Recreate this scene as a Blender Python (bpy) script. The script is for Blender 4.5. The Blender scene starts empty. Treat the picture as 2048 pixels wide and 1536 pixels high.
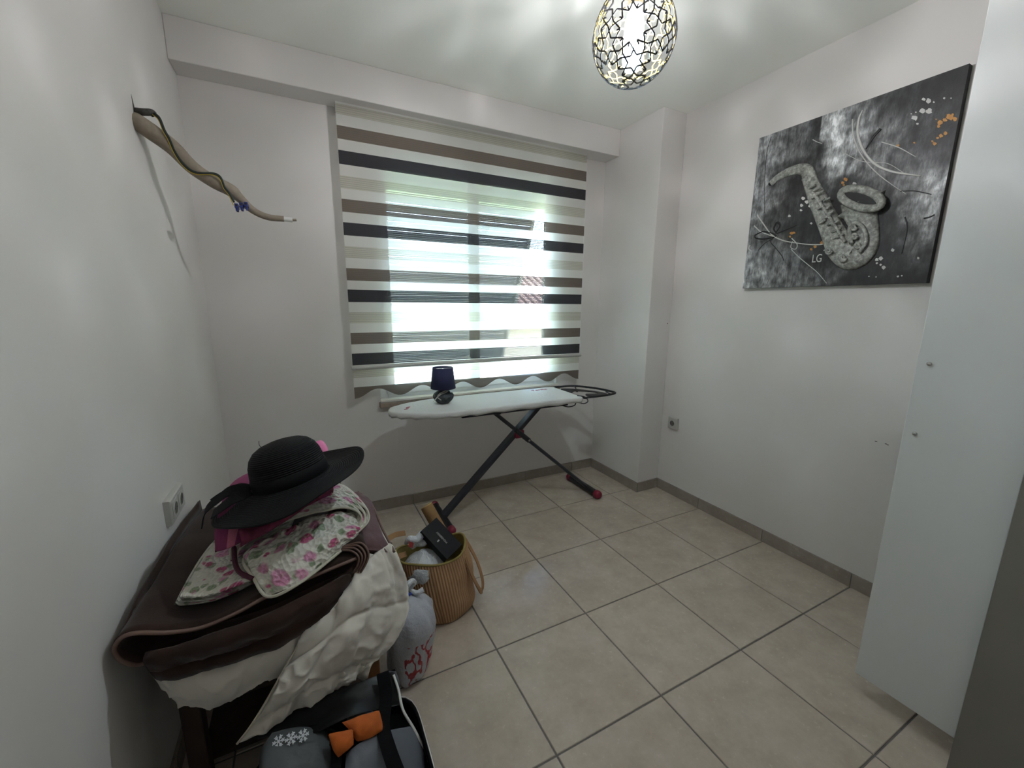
import bpy, bmesh, math, random
import numpy as np
from mathutils import Vector, Matrix, noise as mnoise

# ------------------------------------------------------------------ camera
F_PX, CX, CY = 819.304, 1024.0, 768.0
CAM = np.array([-0.60755376, -1.75699049, 1.39048541])
CR = np.array([[0.89125911, -0.45341043, 0.00872788],     # right
               [-0.07942309, -0.17501081, -0.98135783],   # down
               [0.44648535, 0.87395091, -0.19199124]])    # forward
scn = bpy.context.scene
COL = scn.collection
cd = bpy.data.cameras.new('camera'); cam = bpy.data.objects.new('camera', cd); COL.objects.link(cam)
cd.sensor_width = 36.0; cd.lens = F_PX / 2048 * 36; cd.clip_start = 0.02; cd.clip_end = 300
m = Matrix.Identity(4)
for i in range(3):
    m[i][0] = CR[0][i]; m[i][1] = -CR[1][i]; m[i][2] = -CR[2][i]; m[i][3] = CAM[i]
cam.matrix_world = m
scn.camera = cam

# ------------------------------------------------------------------ light
scn.view_settings.view_transform = 'Standard'
scn.view_settings.look = 'None'
scn.view_settings.gamma = 1.0
scn.view_settings.use_curve_mapping = False
scn.view_settings.exposure = 0.16
SKY_STRENGTH = 10.0
SUN_POWER = 165.0
BULB_STRENGTH = 6500.0
world = bpy.data.worlds.new('sky'); scn.world = world; world.use_nodes = True
nt = world.node_tree; nt.nodes.clear()
wo = nt.nodes.new('ShaderNodeOutputWorld'); bg = nt.nodes.new('ShaderNodeBackground'); sk = nt.nodes.new('ShaderNodeTexSky')
sk.sky_type = 'NISHITA'; sk.sun_disc = False; sk.sun_elevation = math.radians(55); sk.sun_rotation = math.radians(200)
bg.inputs['Strength'].default_value = SKY_STRENGTH
nt.links.new(sk.outputs[0], bg.inputs['Color']); nt.links.new(bg.outputs[0], wo.inputs['Surface'])
sl = bpy.data.lights.new('sun', 'SUN'); sl.energy = SUN_POWER; sl.angle = math.radians(0.6); sl.color = (1, .95, .88)
so = bpy.data.objects.new('sun', sl); COL.objects.link(so)
so.rotation_euler = Vector((.5, .10, .83)).to_track_quat('Z', 'Y').to_euler()     # high, from the right along the facade
pl = bpy.data.lights.new('window_portal', 'AREA'); pl.shape = 'RECTANGLE'; pl.size = 1.36; pl.size_y = 1.55
pl.cycles.is_portal = True
po = bpy.data.objects.new('window_portal', pl); COL.objects.link(po)
po.location = (.49, 1.075, 1.51); po.rotation_euler = (math.radians(-90), 0, 0)

# ------------------------------------------------------------------ helpers
def ray(u, v):
    return CR.T @ np.array([(u - CX) / F_PX, (v - CY) / F_PX, 1.0])
def atx(u, v, x):
    d = ray(u, v); return CAM + d * ((x - CAM[0]) / d[0])
def aty(u, v, y):
    d = ray(u, v); return CAM + d * ((y - CAM[1]) / d[1])
def atz(u, v, z):
    d = ray(u, v); return CAM + d * ((z - CAM[2]) / d[2])

def lin(c):
    if isinstance(c, str):
        c = [int(c[i:i + 2], 16) / 255 for i in (1, 3, 5)]
    return tuple((x / 12.92 if x <= .04045 else ((x + .055) / 1.055) ** 2.4) for x in c) + (1.0,)

class NT:
    def __init__(s, name):
        s.m = bpy.data.materials.new(name); s.m.use_nodes = True; s.t = s.m.node_tree
        s.b = s.t.nodes['Principled BSDF']; s.out = s.t.nodes['Material Output']
    def n(s, typ, **kw):
        nd = s.t.nodes.new('ShaderNode' + typ)
        for k, v in kw.items():
            if k.startswith('i_'):
                key = k[2:]; key = int(key) if key.isdigit() else key
                nd.inputs[key].default_value = v
            else: setattr(nd, k, v)
        return nd
    def l(s, a, b): s.t.links.new(a, b)
    def coord(s, kind='Object', scale=(1, 1, 1)):
        tc = s.n('TexCoord'); mp = s.n('Mapping'); mp.inputs['Scale'].default_value = scale
        s.l(tc.outputs[kind], mp.inputs['Vector']); return mp.outputs['Vector']
    def ramp(s, fac, stops):
        r = s.n('ValToRGB'); e = r.color_ramp.elements
        while len(e) < len(stops): e.new(.5)
        for q, (p, c) in zip(e, stops): q.position = p; q.color = c
        s.l(fac, r.inputs['Fac']); return r.outputs['Color']
    def mix(s, fac, a, b, mode='MIX'):
        x = s.n('MixRGB', blend_type=mode)
        for k, v in ((0, fac), (1, a), (2, b)):
            if hasattr(v, 'is_output'): s.l(v, x.inputs[k])
            else: x.inputs[k].default_value = v
        return x.outputs[0]
    def math(s, op, a, b=0.0):
        x = s.n('Math', operation=op)
        for k, v in ((0, a), (1, b)):
            if hasattr(v, 'is_output'): s.l(v, x.inputs[k])
            else: x.inputs[k].default_value = v
        return x.outputs[0]
    def noise(s, vec, scale, detail=3, rough=.55):
        x = s.n('TexNoise', i_Scale=scale, i_Detail=detail, i_Roughness=rough); s.l(vec, x.inputs['Vector']); return x.outputs['Fac']
    def bump(s, h, strength=.2, dist=.002):
        b = s.n('Bump', i_Strength=strength, i_Distance=dist); s.l(h, b.inputs['Height']); s.l(b.outputs[0], s.b.inputs['Normal'])

def mat(name, col, rough=.6, metal=0., var=0., vscale=20., bump=0., bscale=200., bdist=.002, spec=.5, coord='Object', emis=None):
    t = NT(name); c = lin(col)
    t.b.inputs['Base Color'].default_value = c; t.b.inputs['Roughness'].default_value = rough
    t.b.inputs['Metallic'].default_value = metal; t.b.inputs['Specular IOR Level'].default_value = spec
    if var or bump:
        v = t.coord(coord)
        if var:
            f = t.noise(v, vscale)
            a = tuple(x * (1 - var) for x in c[:3]) + (1,); b = tuple(min(1, x * (1 + var)) for x in c[:3]) + (1,)
            t.l(t.ramp(f, [(.3, a), (.7, b)]), t.b.inputs['Base Color'])
        if bump: t.bump(t.noise(v, bscale), bump, bdist)
    if emis:
        t.b.inputs['Emission Color'].default_value = emis[0]; t.b.inputs['Emission Strength'].default_value = emis[1]
    return t.m

def wloc(o):
    l = Vector((0, 0, 0))
    while o is not None: l = l + o.location; o = o.parent
    return l
def mesh(name, V, Fc, material, parent=None, smooth=False, origin=None, uv=None, mats=None, midx=None, col=None):
    """one mesh object; V in world coordinates"""
    V = np.asarray(V, float).reshape(-1, 3)
    pw = np.array(wloc(parent)) if parent is not None else np.zeros(3)
    if origin is None: origin = V.mean(0) if parent is None else pw
    origin = np.asarray(origin, float)
    me = bpy.data.meshes.new(name); me.from_pydata([tuple(p) for p in V - origin], [], [tuple(f) for f in Fc])
    for mm in (mats or [material]): me.materials.append(mm)
    if midx is not None: me.polygons.foreach_set('material_index', midx)
    if smooth: me.polygons.foreach_set('use_smooth', [True] * len(me.polygons))
    if uv is not None:
        ul = me.uv_layers.new(name='UVMap')
        li = np.zeros(len(me.loops), int); me.loops.foreach_get('vertex_index', li)
        ul.data.foreach_set('uv', np.asarray(uv)[li].ravel())
    bm = bmesh.new(); bm.from_mesh(me); bmesh.ops.recalc_face_normals(bm, faces=bm.faces); bm.to_mesh(me); bm.free()
    if col is not None:
        ca = me.color_attributes.new('Col', 'FLOAT_COLOR', 'POINT'); ca.data.foreach_set('color', np.asarray(col).ravel())
    o = bpy.data.objects.new(name, me); COL.objects.link(o)
    if parent is not None: o.parent = parent
    o.location = Vector(origin - pw)
    return o
def thing(name, loc, label, cat, group=None):
    o = bpy.data.objects.new(name, None); COL.objects.link(o); o.location = loc
    o.empty_display_size = .05; o['label'] = label; o['category'] = cat
    if group: o['group'] = group
    return o
def tag(o, label, cat, group=None):
    o['label'] = label; o['category'] = cat
    if group: o['group'] = group
    return o
def struct(o, label=None, cat=None):
    o['kind'] = 'structure'
    if label: o['label'] = label; o['category'] = cat
    return o

BOXF = [(0, 1, 3, 2), (4, 6, 7, 5), (0, 4, 5, 1), (2, 3, 7, 6), (0, 2, 6, 4), (1, 5, 7, 3)]
def boxv(x0, x1, y0, y1, z0, z1):
    return [(x, y, z) for x in (x0, x1) for y in (y0, y1) for z in (z0, z1)]
def join(parts):
    V, Fc, n = [], [], 0
    for v, f in parts:
        V += [tuple(p) for p in v]; Fc += [tuple(i + n for i in q) for q in f]; n += len(v)
    return V, Fc
def boxes(bs): return join([(boxv(*b), BOXF) for b in bs])
def bevel(o, w, seg=2):
    md = o.modifiers.new('bevel', 'BEVEL'); md.width = w; md.segments = seg; md.limit_method = 'ANGLE'
    return o
def box(name, b, material, parent=None, bv=0, **kw):
    o = mesh(name, boxv(*b), BOXF, material, parent, **kw)
    if bv: bevel(o, bv)
    return o
def crom(P, n, closed=False):
    """Catmull-Rom through control points, n samples per span"""
    P = np.asarray(P, float); N = len(P); out = []
    spans = N if closed else N - 1
    for i in range(spans):
        if closed: a, b, c, d = P[(i - 1) % N], P[i], P[(i + 1) % N], P[(i + 2) % N]
        else:
            b, c = P[i], P[i + 1]
            a = P[i - 1] if i > 0 else 2 * b - c
            d = P[i + 2] if i + 2 < N else 2 * c - b
        for k in range(n):
            t = k / n
            out.append(.5 * ((2 * b) + (c - a) * t + (2 * a - 5 * b + 4 * c - d) * t * t + (3 * b - a - 3 * c + d) * t ** 3))
    if not closed: out.append(P[-1])
    return np.array(out)
def tube(path, r, n=10, closed=False, flat=1.0, up=None, caps=True):
    path = np.asarray(path, float); N = len(path)
    r = np.full(N, r, float) if np.isscalar(r) else np.interp(np.linspace(0, 1, N), np.linspace(0, 1, len(r)), r)
    V, Fc = [], []
    if closed: T = np.roll(path, -1, 0) - np.roll(path, 1, 0)
    else: T = np.gradient(path, axis=0)
    T = T / (np.linalg.norm(T, axis=1)[:, None] + 1e-12)
    u = np.array(up, float) if up is not None else (np.array([0, 0, 1.]) if abs(T[0][2]) < .9 else np.array([1., 0, 0]))
    for i in range(N):
        u = (np.array(up, float) if up is not None else u); u = u - T[i] * (u @ T[i]); u = u / (np.linalg.norm(u) + 1e-12)
        w = np.cross(T[i], u)
        for k in range(n):
            a = 2 * math.pi * k / n
            V.append(path[i] + r[i] * (math.cos(a) * w + math.sin(a) * u * flat))
    for i in range(N if closed else N - 1):
        j = (i + 1) % N
        for k in range(n):
            q = (k + 1) % n; Fc.append((i * n + k, i * n + q, j * n + q, j * n + k))
    if not closed and caps:
        Fc.append(tuple(range(n))[::-1]); Fc.append(tuple((N - 1) * n + k for k in range(n)))
    return V, Fc
def band(path, up, w, th):
    """flat strap: path, direction of its width per point (or one), width, thickness"""
    path = np.asarray(path, float); N = len(path)
    T = np.gradient(path, axis=0); T /= np.linalg.norm(T, axis=1)[:, None]
    U = np.asarray(up, float); U = np.tile(U, (N, 1)) if U.ndim == 1 else U
    V, Fc = [], []
    ww = np.full(N, w) if np.isscalar(w) else np.interp(np.linspace(0, 1, N), np.linspace(0, 1, len(w)), w)
    for i in range(N):
        u = U[i] - T[i] * (U[i] @ T[i]); u /= np.linalg.norm(u); nn = np.cross(T[i], u)
        for a, b in ((-1, -1), (1, -1), (1, 1), (-1, 1)): V.append(path[i] + u * a * ww[i] / 2 + nn * b * th / 2)
    for i in range(N - 1):
        for k in range(4):
            q = (k + 1) % 4; Fc.append((i * 4 + k, i * 4 + q, i * 4 + 4 + q, i * 4 + 4 + k))
    Fc += [(3, 2, 1, 0), tuple((N - 1) * 4 + k for k in range(4))]
    return V, Fc
def lathe(prof, n, c=(0, 0, 0), sx=1, sy=1, fn=None, cap0=True, cap1=True):
    V, Fc = [], []
    for (r, z) in prof:
        for k in range(n):
            a = 2 * math.pi * k / n; rr, zz = (fn(r, z, a) if fn else (r, z))
            V.append((c[0] + rr * math.cos(a) * sx, c[1] + rr * math.sin(a) * sy, c[2] + zz))
    for i in range(len(prof) - 1):
        for k in range(n):
            q = (k + 1) % n; Fc.append((i * n + k, i * n + q, i * n + n + q, i * n + n + k))
    if cap0: Fc.append(tuple(range(n))[::-1])
    if cap1: Fc.append(tuple((len(prof) - 1) * n + k for k in range(n)))
    return V, Fc
def extrude_poly(P, d):
    """planar polygon P (k,3) thickened by vector d"""
    P = np.asarray(P, float); k = len(P); V = list(P) + list(P + np.asarray(d, float))
    return V, [tuple(range(k))[::-1], tuple(range(k, 2 * k))] + [(i, (i + 1) % k, k + (i + 1) % k, k + i) for i in range(k)]
def cyl(p0, p1, r, n=16): return tube([np.asarray(p0, float), np.asarray(p1, float)], r, n)
def interp_grid(G, n):
    G = np.asarray(G, float); A = np.array([crom(row, n) for row in G])
    return np.array([crom(A[:, j], n) for j in range(A.shape[1])]).transpose(1, 0, 2)
def fbm(p, o=3):
    return mnoise.fractal(Vector(p), 1.0, 2.0, o)
def sheet(name, G, material, parent, th=.02, n=10, edge=.12, puff=0., wr=0., wsc=12., seed=0., quilt=None, away=None, uvs=1.0, crease=None):
    """soft cloth slab: control grid -> closed rounded body with wrinkles. th is measured away from the seen side."""
    P = interp_grid(G, n); R_, C_ = P.shape[:2]
    du = np.gradient(P, axis=1); dv = np.gradient(P, axis=0); N = np.cross(du, dv); N /= (np.linalg.norm(N, axis=2)[..., None] + 1e-12)
    ref = (CAM - P.reshape(-1, 3).mean(0)) if away is None else np.asarray(away, float)
    if (N.reshape(-1, 3) @ ref).mean() < 0: N = -N
    s = np.linspace(0, 1, R_)[:, None]; t = np.linspace(0, 1, C_)[None, :]
    e = np.minimum(np.minimum(s, 1 - s), np.minimum(t, 1 - t)); w = np.sqrt(np.clip(1 - (1 - np.clip(e / edge, 0, 1)) ** 2, 0, 1))
    arc = np.concatenate([[0], np.cumsum(np.linalg.norm(np.diff(P[R_ // 2], axis=0), axis=1))])
    arv = np.concatenate([[0], np.cumsum(np.linalg.norm(np.diff(P[:, C_ // 2], axis=0), axis=1))])
    uu = np.tile(arc, (R_, 1)); vv = np.tile(arv[:, None], (1, C_))
    h = np.zeros((R_, C_))
    if wr:
        for i in range(R_):
            for j in range(C_):
                p = P[i, j] * wsc + seed
                h[i, j] += wr * (fbm(p) + .7 * (1 - abs(fbm(p * np.array([1.7, 1.7, .8]) + 9.1)) * 2))
    if crease:
        ca_, cs_ = crease
        for i in range(R_):
            for j in range(C_):
                a_, b_ = uu[i, j], vv[i, j]
                w1 = 1 - abs(mnoise.noise(Vector((a_ * cs_ + seed, b_ * cs_ * .35, 1.7 + seed))))
                w2 = 1 - abs(mnoise.noise(Vector(((a_ + b_) * cs_ * .6, (a_ - b_) * cs_ * 1.3 + seed, 5.2))))
                h[i, j] += ca_ * (w1 ** 5 + .8 * w2 ** 6 - .5)
    if quilt:
        qa, qb, qd = quilt
        h += qd * (np.abs(np.sin(math.pi * uu / qa)) ** .5 * np.abs(np.sin(math.pi * vv / qb)) ** .5 - .5)
    top = P + N * (puff * w + h * (.3 + .7 * w))[..., None]
    bot = P - N * (th * w)[..., None] + N * (h * .3 * (1 - w))[..., None]
    V = np.concatenate([top.reshape(-1, 3), bot.reshape(-1, 3)]); K = R_ * C_
    Fc = []
    for i in range(R_ - 1):
        for j in range(C_ - 1):
            a = i * C_ + j; Fc.append((a, a + 1, a + C_ + 1, a + C_)); Fc.append((K + a, K + a + C_, K + a + C_ + 1, K + a + 1))
    rim = [j for j in range(C_)] + [i * C_ + C_ - 1 for i in range(1, R_)] + [(R_ - 1) * C_ + j for j in range(C_ - 2, -1, -1)] + [i * C_ for i in range(R_ - 2, 0, -1)]
    for q in range(len(rim)):
        a, b = rim[q], rim[(q + 1) % len(rim)]; Fc.append((a, K + a, K + b, b))
    uv = np.stack([uu.ravel(), vv.ravel()], 1) * uvs; uv = np.concatenate([uv, uv + .37])
    return mesh(name, V, Fc, material, parent, smooth=True, uv=uv)
def text(name, body, size, M, material, parent, depth=.0006, font_sx=1.0):
    cu = bpy.data.curves.new(name, 'FONT'); cu.body = body; cu.size = size; cu.extrude = depth; cu.align_x = 'CENTER'; cu.align_y = 'CENTER'
    tmp = bpy.data.objects.new('tmp', cu); COL.objects.link(tmp)
    dg = bpy.context.evaluated_depsgraph_get(); me = bpy.data.meshes.new_from_object(tmp.evaluated_get(dg))
    V = np.array([tuple(v.co) for v in me.vertices]); V[:, 0] *= font_sx; Fc = [tuple(p.vertices) for p in me.polygons]
    bpy.data.objects.remove(tmp); bpy.data.curves.remove(cu); bpy.data.meshes.remove(me)
    V = V @ np.asarray(M)[:3, :3].T + np.asarray(M)[:3, 3]
    return mesh(name, V, Fc, material, parent)
def frameM(o, ex, ey):
    ex = np.asarray(ex, float); ex /= np.linalg.norm(ex); ey = np.asarray(ey, float); ey = ey - ex * (ex @ ey); ey /= np.linalg.norm(ey)
    M = np.eye(4); M[:3, 0] = ex; M[:3, 1] = ey; M[:3, 2] = np.cross(ex, ey); M[:3, 3] = o; return M

# ------------------------------------------------------------------ materials
def wall_mat():
    t = NT('wall_paint'); v = t.coord()
    f = t.noise(v, 1.6, 3); t.l(t.ramp(f, [(.3, lin('#d6d2cd')), (.75, lin('#dedbd7'))]), t.b.inputs['Base Color'])
    t.b.inputs['Roughness'].default_value = .55
    t.bump(t.noise(v, 130, 3), .12, .0015); return t.m
M_WALL = wall_mat()
M_CEIL = mat('ceiling_paint', '#f6f8f0', .8, bump=.08, bscale=150)
def tile_mat(name, a, b, c):
    t = NT(name); v = t.coord('Object'); oi = t.n('ObjectInfo')
    off = t.n('VectorMath', operation='ADD'); sc = t.n('VectorMath', operation='SCALE')
    sc.inputs['Scale'].default_value = 7.0; cm = t.n('CombineXYZ'); t.l(oi.outputs['Random'], cm.inputs[0]); t.l(oi.outputs['Random'], cm.inputs[1])
    t.l(cm.outputs[0], sc.inputs[0]); t.l(v, off.inputs[0]); t.l(sc.outputs[0], off.inputs[1]); v = off.outputs[0]
    f = t.noise(v, 7, 5, .65); g = t.noise(v, 45, 4, .7)
    base = t.ramp(f, [(.32, lin(a)), (.5, lin(b)), (.68, lin(c))])
    t.l(t.mix(.25, base, t.ramp(g, [(.3, lin(a)), (.7, lin(c))])), t.b.inputs['Base Color'])
    t.l(t.ramp(g, [(.2, (.2, .2, .2, 1)), (.8, (.3, .3, .3, 1))]), t.b.inputs['Roughness'])
    t.bump(g, .04, .001); return t.m
M_TILE = tile_mat('floor_tile', '#ab9e8f', '#b6aa9b', '#c1b5a8')
M_SKIRT = tile_mat('baseboard_tile', '#8a8177', '#948a80', '#9e958b')
M_GROUT = mat('grout', '#6f6c68', .9, var=.15, vscale=40)
M_PVC = mat('white_pvc', '#e4e4e4', .3)
M_SILL = mat('stone_sill', '#8a7c70', .45, var=.12, vscale=60)
M_SILLW = mat('white_sill_top', '#dcd6cc', .5)  # white layer on top of the stone sill
M_CHROME = mat('chrome', '#c9c9c9', .25, 1.0)
M_BLACK = mat('black_plastic', '#16161a', .45)
M_DARKM = mat('dark_painted_steel', '#23252f', .38, spec=.6)
M_RED = mat('dark_red_plastic', '#7d1230', .45)
M_GREYP = mat('grey_socket_plastic', '#b4b2ab', .35)
M_GREYD = mat('socket_hollow', '#5c5a52', .5)
M_WARD = mat('wardrobe_white_board', '#cfd2d0', .5, bump=.05, bscale=400)
M_WARDD = mat('wardrobe_grey_board', '#77746c', .6, bump=.05, bscale=300)

def glass_mat():
    t = NT('window_glass'); t.t.nodes.remove(t.b)
    tr = t.n('BsdfTransparent'); tr.inputs[0].default_value = (.93, .96, .95, 1); gl = t.n('BsdfGlossy', i_Roughness=.02)
    fr = t.n('Fresnel', i_IOR=1.4); mx = t.n('MixShader'); t.l(fr.outputs[0], mx.inputs[0]); t.l(tr.outputs[0], mx.inputs[1]); t.l(gl.outputs[0], mx.inputs[2])
    t.l(mx.outputs[0], t.out.inputs['Surface']); return t.m
M_GLASS = glass_mat()
def fabric_mat(name, solid, sheer, transp, lines=0., pitch=.0105, trl=.5, dens=.6, back=None):
    """thin blind fabric: diffuse + translucent, with see-through yarn lines"""
    t = NT(name); t.t.nodes.remove(t.b)
    d = t.n('BsdfDiffuse'); gb = t.n('NewGeometry'); t.l(t.mix(gb.outputs['Backfacing'], lin(solid), lin(back or solid)), d.inputs[0]); tl = t.n('BsdfTranslucent'); tl.inputs[0].default_value = lin(solid)
    a = t.n('MixShader', i_0=trl); t.l(d.outputs[0], a.inputs[1]); t.l(tl.outputs[0], a.inputs[2])
    tr = t.n('BsdfTransparent'); tr.inputs[0].default_value = lin(sheer)
    mx = t.n('MixShader'); t.l(a.outputs[0], mx.inputs[1]); t.l(tr.outputs[0], mx.inputs[2])
    if lines:
        g = t.n('NewGeometry'); sx = t.n('SeparateXYZ'); t.l(g.outputs['Position'], sx.inputs[0])
        f = t.math('FRACT', t.math('DIVIDE', sx.outputs[2], pitch))
        e = t.math('GREATER_THAN', f, dens)
        t.l(t.math('ADD', t.math('MULTIPLY', e, lines), transp), mx.inputs[0])
    else: mx.inputs[0].default_value = transp
    t.l(mx.outputs[0], t.out.inputs['Surface']); return t.m
M_SHEER = fabric_mat('sheer_voile', '#fafaf4', '#ffffff', .17, trl=.55)
M_TAUPE = fabric_mat('taupe_band', '#6f665c', '#ffffff', .02, .13, trl=.12, back='#e9e8e2')  # pale reverse on both dark bands, added to bounce light behind the blind
M_BLACKB = fabric_mat('charcoal_band', '#38383c', '#ffffff', .01, .09, trl=.08, back='#e9e8e2')
M_CREAM = fabric_mat('cream_band', '#d8d6c8', '#ffffff', .06, .2, trl=.6, dens=.55)
M_RAIL = mat('blind_rail', '#b9b9b4', .4)

# ------------------------------------------------------------------ room shell
XL, XR, YB, YN, ZC = -1.046, 1.765, 0.945, -2.25, 2.63
XP, YP = 1.557, 0.388           # pillar faces
WX0, WX1, WZ0, WZ1 = -.185, 1.168, .755, 2.285
T = .45
floor = struct(box('floor', (XL - .1, XR + .1, YN - .1, YB + .15, -.12, -.004), M_GROUT))
gap = .0028
tile_cache = {}
def bev_tile(w, d, h, c=.0018):
    V = []
    for (ix, iz) in ((0, -h), (0, -c), (c, 0)):
        V += [(ix, ix, iz), (w - ix, ix, iz), (w - ix, d - ix, iz), (ix, d - ix, iz)]
    Fc = [(0, 3, 2, 1), (8, 9, 10, 11)]
    for L in (0, 4):
        for k in range(4): Fc.append((L + k, L + (k + 1) % 4, L + 4 + (k + 1) % 4, L + 4 + k))
    return V, Fc
for i in range(-3, 4):
    for j in range(-6, 3):
        x0, x1 = max(i * T + gap, XL), min((i + 1) * T - gap, XR)
        y0, y1 = max(j * T + gap, YN), min((j + 1) * T - gap, YB)
        if x1 - x0 < .01 or y1 - y0 < .01: continue
        key = (round(x1 - x0, 4), round(y1 - y0, 4))
        if key in tile_cache:
            o = bpy.data.objects.new('floor_tile', tile_cache[key]); COL.objects.link(o); o.parent = floor
            o.location = Vector((x0, y0, 0)) - floor.location
        else:
            V, Fc = bev_tile(key[0], key[1], .006)
            o = mesh('floor_tile', np.array(V) + [x0, y0, 0], Fc, M_TILE, floor, origin=(x0, y0, 0)); tile_cache[key] = o.data
struct(box('ceiling', (XL - .1, XR + .1, YN - .1, YB + .15, ZC, ZC + .1), M_CEIL))
struct(box('wall_left', (XL - .1, XL, YN - .1, YB + .15, 0, ZC), M_WALL))
struct(box('wall_right', (XR, XR + .1, YN - .1, YB + .15, 0, ZC), M_WALL))
struct(box('wall_front', (XL, XR, YN - .1, YN, 0, ZC), M_WALL))
V, Fc = boxes([(XL, WX0, YB, YB + .15, 0, ZC), (WX1, XR, YB, YB + .15, 0, ZC), (WX0, WX1, YB, YB + .15, 0, WZ0), (WX0, WX1, YB, YB + .15, WZ1, ZC)])
struct(mesh('wall_back', V, Fc, M_WALL))
struct(bevel(box('wall_pillar', (XP, XR, YP, YB, 0, ZC), M_WALL), .004))
struct(bevel(box('trim_1', (XL, XP, .79, YB, 2.452, ZC), M_WALL), .004), 'white boxed beam under the ceiling above the striped blind', 'beam')
# skirting tiles
BH, BT = .075, .009
def skirting(name, axis, const, sgn, cuts):
    V, Fc = None, None
    a, b = cuts[0], cuts[-1]
    if axis == 'x': bx = (a, b, min(const, const + sgn * BT * .5), max(const, const + sgn * BT * .5), 0, BH - .002)
    else: bx = (min(const, const + sgn * BT * .5), max(const, const + sgn * BT * .5), a, b, 0, BH - .002)
    root = struct(box(name, bx, M_GROUT))
    for p, q in zip(cuts[:-1], cuts[1:]):
        p2, q2 = p + .0015, q - .0015
        if q2 - p2 < .005: continue
        lo, hi = min(const, const + sgn * BT), max(const, const + sgn * BT)
        b2 = (p2, q2, lo, hi, 0.0005, BH) if axis == 'x' else (lo, hi, p2, q2, .0005, BH)
        box('skirting_tile', b2, M_SKIRT, root, bv=.0012)
skirting('baseboard_back', 'x', YB, -1, [XL, -.9, -.45, -.003, .445, .895, 1.345, XP])
skirting('baseboard_left', 'y', XL, 1, [-2.25, -1.8, -1.35, -.9, -.45, 0, .45, YB - BT])
skirting('baseboard_right', 'y', XR, -1, [-2.25, -1.8, -1.35, -.9, -.445, .005, YP - BT])
skirting('baseboard_pillar', 'y', XP, -1, [YP - BT, YB - BT])
skirting('baseboard_pillar_end', 'x', YP, -1, [XP, XR])

# ------------------------------------------------------------------ window
win = bpy.data.objects.new('window_1', None); COL.objects.link(win); win.location = (.49, 1.0, WZ0); struct(win, 'white two-sash window behind the striped blind', 'window')
def rect_frame(x0, x1, z0, z1, w, y0, y1):
    return boxes([(x0, x0 + w, y0, y1, z0, z1), (x1 - w, x1, y0, y1, z0, z1), (x0 + w, x1 - w, y0, y1, z0, z0 + w), (x0 + w, x1 - w, y0, y1, z1 - w, z1)])
V, Fc = rect_frame(WX0 + .002, WX1 - .002, WZ0 + .002, WZ1 - .002, .05, .975, 1.045); bevel(mesh('window_frame', V, Fc, M_PVC, win), .003)
for (a, b) in ((WX0 + .045, .505), (.47, WX1 - .045)):
    y0 = .958 if a < 0 else .963
    V, Fc = rect_frame(a, b, WZ0 + .045, WZ1 - .045, .052, y0, 1.03); s_ = bevel(mesh('window_sash', V, Fc, M_PVC, win), .004)
    box('pane', (a + .045, b - .045, .992, .998, WZ0 + .09, WZ1 - .09), M_GLASS, s_)
    if a > 0:
        V, Fc = join([(boxv(b - .04, b - .012, y0 - .012, y0, 1.36, 1.43), BOXF), (boxv(b - .033, b - .018, y0 - .04, y0 - .012, 1.385, 1.405), BOXF), (boxv(b - .035, b - .016, y0 - .046, y0 - .03, 1.30, 1.41), BOXF)])
        bevel(mesh('handle', V, Fc, M_GREYP, s_), .003)
box('centre_post', (.467, .508, .952, .975, WZ0 + .05, WZ1 - .05), M_PVC, win, bv=.003)
sill = struct(bevel(box('trim_2', (WX0 - .012, WX1 + .012, .905, YB + .03, .722, .7545), M_SILL), .003), 'brownish stone sill under the window', 'window sill')
bevel(box('sill_top', (WX0 - .006, WX1 + .006, .915, .976, .755, .772), M_SILLW, sill), .004)

# ------------------------------------------------------------------ outside
def slat_mat():
    t = NT('shutter_slat'); t.t.nodes.remove(t.b)
    d = t.n('BsdfDiffuse'); d.inputs[0].default_value = lin('#b4b8b8'); tl = t.n('BsdfTranslucent'); tl.inputs[0].default_value = lin('#9fa4a5')
    a = t.n('MixShader', i_0=.55); t.l(d.outputs[0], a.inputs[1]); t.l(tl.outputs[0], a.inputs[2]); t.l(a.outputs[0], t.out.inputs['Surface']); return t.m
M_SLAT = slat_mat()
M_GREENB = mat('pale_green_board', '#c3d4bd', .6)
shutter = thing('awning_shutter', (.45, 1.12, 2.2), 'pale slatted shutter propped outwards outside the window', 'shutter')
p0, p1 = np.array([1.10, 2.20]), np.array([1.80, .80]); dv = (p1 - p0) / np.linalg.norm(p1 - p0); nv = np.array([-dv[1], dv[0]])   # (y,z)
L_ = np.linalg.norm(p1 - p0); NS = 26
def slat_box(s0, s1, h, x0, x1):
    c = [p0 + dv * (s0 + .65 * (s1 - s0)) - nv * h * 1.2, p0 + dv * s1 - nv * h / 2, p0 + dv * s1 + nv * h / 2, p0 + dv * s0 + nv * h / 2, p0 + dv * (s0 + .3 * (s1 - s0)) - nv * h * 1.3]
    return extrude_poly([(x0, q[0], q[1]) for q in c], (x1 - x0, 0, 0))
me0 = None
for i in range(NS):
    s0 = L_ * i / NS; s1 = L_ * (i + 1) / NS - .005
    if me0 is None:
        o = mesh('slat', *slat_box(s0, s1, .012, -.95, 1.055), M_SLAT, shutter); me0 = o
    else:
        c = bpy.data.objects.new('slat', me0.data); COL.objects.link(c); c.parent = shutter
        c.location = Vector((0, dv[0] * s0, dv[1] * s0))
for x in (-.975, 1.055):
    mesh('side_rail', *slat_box(0, L_, .028, x, x + .025), M_PVC, shutter)
V, Fc = boxes([(-1.0, 1.30, 1.10, 1.26, 2.10, 2.32)]); mesh('shutter_box', V, Fc, M_GREENB, shutter)
M_GROUND = mat('outside_lawn', '#919a7a', .9, var=.2, vscale=3)
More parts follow.
